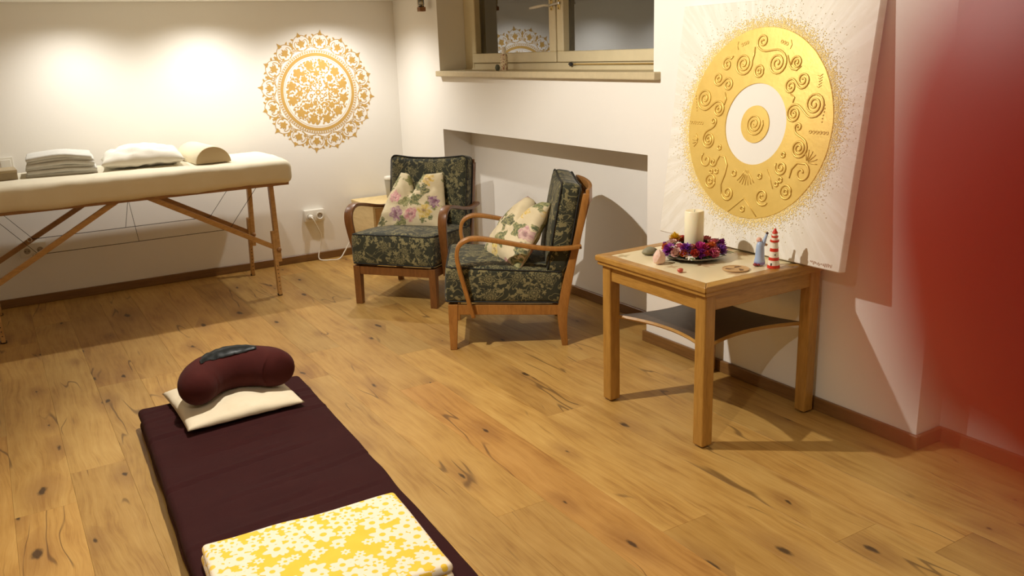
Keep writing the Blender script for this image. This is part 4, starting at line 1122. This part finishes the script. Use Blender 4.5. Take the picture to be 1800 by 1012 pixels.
# ================================================================== THINGS ON THE SMALL TABLE
TZ = 0.630
pc_ = Vector((-0.372, -3.595, TZ))
tag(obj('silver_plate', lathe(B(), [(0, 0.002), (0.07, 0.002), (0.075, 0.0), (0.085, 0.003), (0.112, 0.013), (0.121, 0.0145), (0.121, 0.0165), (0.111, 0.0155), (0.084, 0.006), (0, 0.005)], 48), 'steel', None, True, auto=40, loc=pc_), 'round silver plate under the flower wreath', 'plate')
wax = NT('ivory_wax'); wax.bsdf(S(246, 236, 204), 0.45, 0, None, Subsurface_Weight=0.35, Subsurface_Radius=(0.02, 0.012, 0.006), Subsurface_Scale=0.5)
cd_ = thing('pillar_candle', 'ivory pillar candle rising from the flower wreath', 'candle', pc_ + Vector((0.004, 0.006, 0.0062)))
obj('candle_body', lathe(B(), [(0, 0), (0.036, 0), (0.0375, 0.002), (0.0375, 0.174), (0.035, 0.1785), (0.028, 0.1775), (0.015, 0.174), (0, 0.173)], 32), wax.m, cd_, True, auto=40)
obj('wick', tube(B(), [(0, 0, 0.172), (0.001, 0, 0.178), (0.003, 0.001, 0.183)], 0.001, 6), 'dark_plastic', cd_)

PC = {'purple': S(156, 54, 160), 'magenta': S(208, 52, 140), 'violet': S(138, 70, 180), 'pink': S(230, 132, 148), 'blush': S(226, 186, 170), 'white': S(240, 232, 214), 'orange': S(222, 116, 48), 'red': S(206, 76, 58), 'yellow': S(240, 196, 40), 'peach': S(222, 150, 106), 'green': S(70, 92, 44), 'sage': S(108, 124, 78), 'dark': S(52, 44, 24)}
FM = {k: simple('petal_' + k, v, 0.6, 0, 90, 0.1, 0.25) for k, v in PC.items()}
def petal(bm, base, d, up, L, W, curl=0.3, n=3):
    d = d.normalized(); side = d.cross(up).normalized(); u2 = side.cross(d).normalized(); rows = []
    for i in range(n + 1):
        t = i / n; wv = W * (math.sin(PI * (0.12 + 0.80 * t)) ** 0.7)
        c = base + d * L * t * (1 - 0.2 * curl * t) + u2 * curl * L * t * t
        rows.append((bm.verts.new(c - side * wv / 2), bm.verts.new(c + side * wv / 2)))
    for a, b in zip(rows, rows[1:]): bm.faces.new((a[0], a[1], b[1], b[0]))
def flower_mesh(kind, g):
    bm = B(); Z = Vector((0, 0, 1))
    if kind == 'daisy':
        for k in range(12):
            a = 2 * PI * k / 12; petal(bm, Vector((0.2 * math.cos(a), 0.2 * math.sin(a), 0.25)), Vector((math.cos(a), math.sin(a), 0.15)), Z, 0.8, 0.40, -0.15)
    elif kind == 'rose':
        for ring, (n, el, L, W, r0) in enumerate(((7, 0.35, 0.85, 0.8, 0.12), (6, 0.8, 0.8, 0.75, 0.10), (5, 1.15, 0.8, 0.6, 0.06), (3, 1.4, 0.75, 0.45, 0.03))):
            for k in range(n):
                a = 2 * PI * k / n + ring * 0.6; d = Vector((math.cos(a) * math.cos(el), math.sin(a) * math.cos(el), math.sin(el)))
                petal(bm, Vector((r0 * math.cos(a), r0 * math.sin(a), 0.05)), d, Z, L, W, 0.35)
    else:   # pompom
        for ring in range(6):
            el = 0.05 + ring * 0.27; n = max(5, int(17 * math.cos(el)))
            for k in range(n):
                a = 2 * PI * k / n + ring * 0.37 + g.uniform(-0.1, 0.1); e2 = el + g.uniform(-0.1, 0.1)
                d = Vector((math.cos(a) * math.cos(e2), math.sin(a) * math.cos(e2), math.sin(e2)))
                petal(bm, d * 0.15 + Vector((0, 0, 0.15)), d, Z, 0.82 * g.uniform(0.85, 1.1), 0.30, 0.12, 2)
    me = bpy.data.meshes.new('blossom_' + kind); bm.to_mesh(me); bm.free(); return me
fg = random.Random(21)
FMESH = {k: flower_mesh(k, fg) for k in ('daisy', 'rose', 'pompom')}
cenm = bpy.data.meshes.new('blossom_centre'); q = B(); bmesh.ops.create_uvsphere(q, u_segments=10, v_segments=6, radius=0.28); bmesh.ops.scale(q, vec=(1, 1, 0.6), verts=q.verts); q.to_mesh(cenm); q.free(); cenm.materials.append(FM['dark'])
lm_ = bpy.data.meshes.new('leaf'); q = B(); petal(q, Vector((0, 0, 0)), Vector((1, 0, 0.1)), Vector((0, 0, 1)), 1.0, 0.36, -0.15, 5); q.to_mesh(lm_); q.free()
MC = {}
def bl_mesh(kind, col):
    if (kind, col) not in MC:
        me = FMESH[kind].copy() if kind != 'leaf' else lm_.copy(); me.materials.clear(); me.materials.append(FM[col]); MC[(kind, col)] = me
    return MC[(kind, col)]
wr = thing('flower_wreath', 'colourful flower wreath lying round the candle on the silver plate', 'wreath', pc_ + Vector((0, 0, 0.016)))
tr = B(); tube(tr, [(0.086 * math.cos(2 * PI * k / 32), 0.086 * math.sin(2 * PI * k / 32), 0.012) for k in range(32)], 0.016, 8, True)
obj('moss_ring', tr, FM['green'], wr, True)
# camera side of the wreath is at about -120 degrees
def put_fl(deg, r, z, kind, col, s, tilt=None):
    a = math.radians(deg); p = Vector((r * math.cos(a), r * math.sin(a), z))
    out = Vector((math.cos(a), math.sin(a), 0)) * ((r - 0.078) / 0.03) + Vector((0, 0, 0.8 + z * 10)); 
    qt = out.to_track_quat('Z', 'Y'); qt = qt @ Matrix.Rotation(fg.uniform(0, 6.28), 3, 'Z').to_quaternion()
    o = obj('blossom', bl_mesh(kind, col), None, wr); o.location = p; o.rotation_mode = 'QUATERNION'; o.rotation_quaternion = qt; o.scale = (s * 1.28,) * 3
    if kind == 'daisy':
        c = obj('blossom_centre', cenm, None, o); c.location = (0, 0, 0.3)
    return o
cols = [('pompom', 'purple'), ('rose', 'pink'), ('rose', 'pink'), ('rose', 'red'), ('pompom', 'magenta'), ('rose', 'blush'), ('pompom', 'orange'), ('rose', 'peach'), ('daisy', 'white'), ('rose', 'orange')]
NB = 30
for i in range(NB):
    d = 360 * i / NB
    k, c = cols[(i * 7) % len(cols)] if i % 3 else fg.choice(cols)
    put_fl(d + fg.uniform(-5, 5), 0.104 + fg.uniform(-0.004, 0.006), 0.014 + fg.uniform(0, 0.008), k, c, fg.uniform(0.016, 0.021))
for i in range(20):
    d = 360 * i / 20 + 7
    k, c = cols[(i * 3 + 1) % len(cols)]
    put_fl(d, 0.080 + fg.uniform(-0.006, 0.008), 0.030 + fg.uniform(0, 0.008), k, c, fg.uniform(0.016, 0.023))
put_fl(118, 0.080, 0.046, 'pompom', 'yellow', 0.022)
put_fl(-118, 0.086, 0.026, 'pompom', 'magenta', 0.028); put_fl(-150, 0.09, 0.024, 'pompom', 'violet', 0.026); put_fl(-138, 0.108, 0.014, 'daisy', 'white', 0.019)
put_fl(-92, 0.108, 0.014, 'rose', 'pink', 0.022); put_fl(-64, 0.103, 0.016, 'pompom', 'violet', 0.024); put_fl(-30, 0.098, 0.022, 'pompom', 'purple', 0.025); put_fl(-168, 0.108, 0.014, 'rose', 'blush', 0.023); put_fl(170, 0.106, 0.018, 'pompom', 'purple', 0.025)
put_fl(-132, 0.068, 0.030, 'rose', 'white', 0.020)
for deg, L in ((-55, 0.045), (-75, 0.04), (-20, 0.05), (-40, 0.055), (-140, 0.045), (165, 0.05), (60, 0.05), (10, 0.045), (-110, 0.03)):
    a = math.radians(deg); o = obj('leaf', bl_mesh('leaf', 'green' if deg % 20 else 'sage'), None, wr)
    o.location = (0.100 * math.cos(a), 0.100 * math.sin(a), 0.010); o.rotation_euler = (0, 0.05, a + fg.uniform(-0.4, 0.4)); o.scale = (L, L, L)

tag(obj('rose_quartz', rock(0.030, 5.5, (0.95, 0.8, 0.95), 2, 0.35, 1.3), simple('rose_quartz', S(236, 202, 184), 0.3, 0, 30, 0.2, 0.12, Subsurface_Weight=0.2), None, False, loc=(-0.548, -3.590, TZ), rot=(0, 0, 0.5)), 'rough pale pink quartz at the left of the plate', 'stone')
tag(obj('grey_pebble', rock(0.026, 8.1, (1.25, 0.9, 0.62), 3, 0.18), simple('grey_green_stone', S(150, 144, 116), 0.8, 0, 60, 0.3, 0.3), None, True, loc=(-0.478, -3.452, TZ)), 'flat grey-green pebble behind the pink quartz', 'stone')
tag(obj('red_trinket', rock(0.0115, 3.3, (1.1, 0.9, 0.75), 2, 0.25), simple('red_stone', S(190, 84, 64), 0.35), None, True, loc=(-0.575, -3.742, TZ)), 'tiny red polished stone near the front edge of the table', 'stone')
rp = thing('carved_disc', 'flat round carved wooden disc lying in front of the blue figurine', 'disc', (-0.388, -3.838, TZ))
M['disc_wood'] = wood('disc_wood', S(170, 130, 84), S(206, 170, 122), (20, 6, 20), 0.5)
obj('disc_plate', lathe(B(), [(0, 0), (0.049, 0), (0.050, 0.0015), (0.050, 0.004), (0.046, 0.0045), (0.044, 0.003), (0, 0.003)], 40), 'disc_wood', rp, True, auto=30)
dk = B()
for a0 in (0.4, 2.5, 4.6):
    prism(dk, [(0.010 * math.cos(a0 + 1.0) , 0.010 * math.sin(a0 + 1.0)), (0.036 * math.cos(a0 - 0.25), 0.036 * math.sin(a0 - 0.25)), (0.040 * math.cos(a0 + 0.1), 0.040 * math.sin(a0 + 0.1)), (0.030 * math.cos(a0 + 0.5), 0.030 * math.sin(a0 + 0.5))], 0.0029, 0.0034, lambda a, b, h: Vector((a, b, h)))
obj('carving', dk, simple('carving_dark', S(104, 70, 44), 0.6), rp)

lh = thing('lighthouse_figurine', 'red and white striped lighthouse figurine beside the painting', 'figurine', (-0.262, -3.905, TZ), -YAW)
K = 0.1485 / 795
M['lh_red'] = simple('lighthouse_red', S(212, 52, 30), 0.4); M['lh_white'] = simple('lighthouse_white', S(240, 230, 212), 0.45)
def seg(name, mat, v0, v1, r0, r1, extra=None):
    z0, z1 = (925 - v0) * K, (925 - v1) * K
    obj(name, lathe(B(), [(0, z0), (r0 * K, z0), (r1 * K, z1), (0, z1)], 28), mat, lh, True, auto=40)
seg('base_band', 'lh_red', 925, 868, 126, 120); seg('tower', 'lh_white', 868, 765, 113, 102); seg('red_band', 'lh_red', 768, 708, 104, 97)
seg('tower', 'lh_white', 709, 588, 96, 85); seg('red_band', 'lh_red', 590, 524, 86, 80); seg('tower', 'lh_white', 525, 392, 79, 70)
seg('gallery', 'lh_red', 398, 362, 86, 86); seg('lantern_room', 'lh_white', 362, 306, 62, 60); seg('rail_band', 'lh_red', 308, 276, 66, 66); seg('lantern_room', 'lh_white', 276, 226, 50, 48)
z_ = lambda v: (925 - v) * K
obj('roof', lathe(B(), [(0, z_(228)), (56 * K, z_(228)), (52 * K, z_(205)), (30 * K, z_(170)), (26 * K, z_(145)), (16 * K, z_(131)), (0, z_(130))], 24), 'lh_red', lh, True, auto=40)
obj('door', bx(B(), -0.0160, -0.0110, -0.0170, -0.0120, z_(868), z_(818), 0.0004), 'dark_plastic', lh)
obj('window', bx(B(), -0.0035, 0.0010, -0.0178, -0.0150, z_(662), z_(636), 0.0003), 'dark_plastic', lh)

fgn = thing('blue_figurine', 'small light blue robed figurine with one raised arm by the lighthouse', 'figurine', (-0.275, -3.848, TZ), -YAW)
M['blue'] = simple('pale_blue_glaze', S(164, 184, 214), 0.4); M['skin_pink'] = simple('pink_glaze', S(230, 178, 156), 0.5)
obj('robe', lathe(B(), [(0, 0.006), (0.019, 0.006), (0.0205, 0.012), (0.0195, 0.022), (0.0172, 0.030), (0.0160, 0.060), (0.0140, 0.078), (0.010, 0.088), (0.004, 0.092), (0, 0.092)], 24), 'blue', fgn, True)
obj('hem', lathe(B(), [(0, 0.004), (0.0195, 0.004), (0.021, 0.008), (0.0205, 0.014), (0, 0.014)], 24), simple('lilac_hem', S(138, 136, 190), 0.45), fgn, True, auto=40)
ar = B(); tube(ar, [(0.006, 0, 0.072), (0.013, 0, 0.088), (0.019, 0, 0.106), (0.0235, 0, 0.118)], [0.009, 0.0075, 0.0055, 0.0045], 10); obj('raised_arm', ar, 'blue', fgn, True)
q = B(); bmesh.ops.create_uvsphere(q, u_segments=12, v_segments=8, radius=0.0052); obj('dark_tip', q, simple('dark_tip', S(66, 34, 28), 0.5), fgn, True, loc=(0.0245, 0, 0.122))
hd = B(); bmesh.ops.create_uvsphere(hd, u_segments=16, v_segments=12, radius=0.0105)
hd2 = B(); bmesh.ops.create_uvsphere(hd2, u_segments=8, v_segments=6, radius=0.003); merge(hd, hd2, Matrix.Translation((0, -0.0105, -0.001)))
obj('head', hd, 'skin_pink', fgn, True, loc=(-0.003, 0.006, 0.096))
q = B(); tube(q, [(0.012, 0.006, 0.076), (0.022, 0.006, 0.078), (0.028, 0.004, 0.075)], [0.006, 0.005, 0.004], 8); obj('sleeve', q, simple('tan_glaze', S(190, 140, 84), 0.5), fgn, True)
for xx in (-0.020, -0.008): q = B(); bmesh.ops.create_uvsphere(q, u_segments=10, v_segments=8, radius=0.0075); bmesh.ops.scale(q, vec=(1.1, 1.3, 0.75), verts=q.verts); obj('shoe', q, simple('maroon_glaze', S(140, 44, 46), 0.4), fgn, True, loc=(xx, -0.013, 0.0058))
obj('foot_base', lathe(B(), [(0, 0), (0.014, 0), (0.014, 0.005), (0, 0.005)], 18), 'white_plastic', fgn)

# ================================================================== FINGER NEAR THE LENS
# the photographer's own fingertip, about two centimetres in front of the lens and far out of focus
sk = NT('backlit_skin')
sk.bsdf(S(186, 40, 20), 0.5, 0, sk.bump(sk.noise(sk.n('TexCoord', out=3), 1400, 3), 0.2, 0.0003), Subsurface_Weight=0.25, Subsurface_Radius=(0.004, 0.0008, 0.0004), Subsurface_Scale=1.0)  # glow of light through the flesh is put into the red base colour
# local frame: x right, y up, z towards the photographer
fp = [(0.0098, -0.0003, -0.019), (0.0106, -0.0002, -0.019), (0.0125, 0.0, -0.0191), (0.0155, 0.0003, -0.0193), (0.020, 0.0008, -0.0196), (0.027, 0.0015, -0.020), (0.034, 0.0025, -0.020), (0.042, 0.004, -0.019), (0.052, 0.006, -0.016), (0.060, 0.008, -0.012), (0.070, 0.010, -0.004), (0.080, 0.012, 0.006)]
fr_ = [0.0006, 0.0046, 0.0074, 0.0090, 0.0097, 0.0098, 0.0097, 0.0094, 0.0094, 0.0097, 0.0099, 0.0102]
fl_ = [Vector(p) + Vector((-0.0011, 0.0015, 0)) for p in fp]
q = B(); pp = catmull(fl_, 4); rr = [v.x for v in catmull([(r, 0, 0) for r in fr_], 4)]
tube(q, pp, rr, 28)
fin = thing('finger', 'blurred red fingertip close in front of the lens at the right edge', 'finger', CAM)
fin.rotation_euler = CAMROT.to_euler()
obj('finger_skin', q, sk.m, fin, True)
nl = B(); gv = {}
for i in range(9):
    for j in range(9):
        u, v = i / 8, 2 * j / 8 - 1; x = 0.0108 + 0.0105 * u; a = v * 0.85 * (0.75 + 0.25 * math.sin(PI * min(1, 0.15 + u)))
        r_ = 0.0003 + (0.0070 if u < 0.1 else 0.0086 if u < 0.3 else 0.0098)
        gv[i, j] = nl.verts.new((x, 0.0015 + r_ * math.sin(a), -0.0193 - r_ * math.cos(a)))
for i in range(8):
    for j in range(8): nl.faces.new((gv[i, j], gv[i, j + 1], gv[i + 1, j + 1], gv[i + 1, j]))
bmesh.ops.solidify(nl, geom=nl.faces[:], thickness=0.0005)
obj('nail', nl, simple('nail', S(224, 170, 150), 0.3), fin, True)
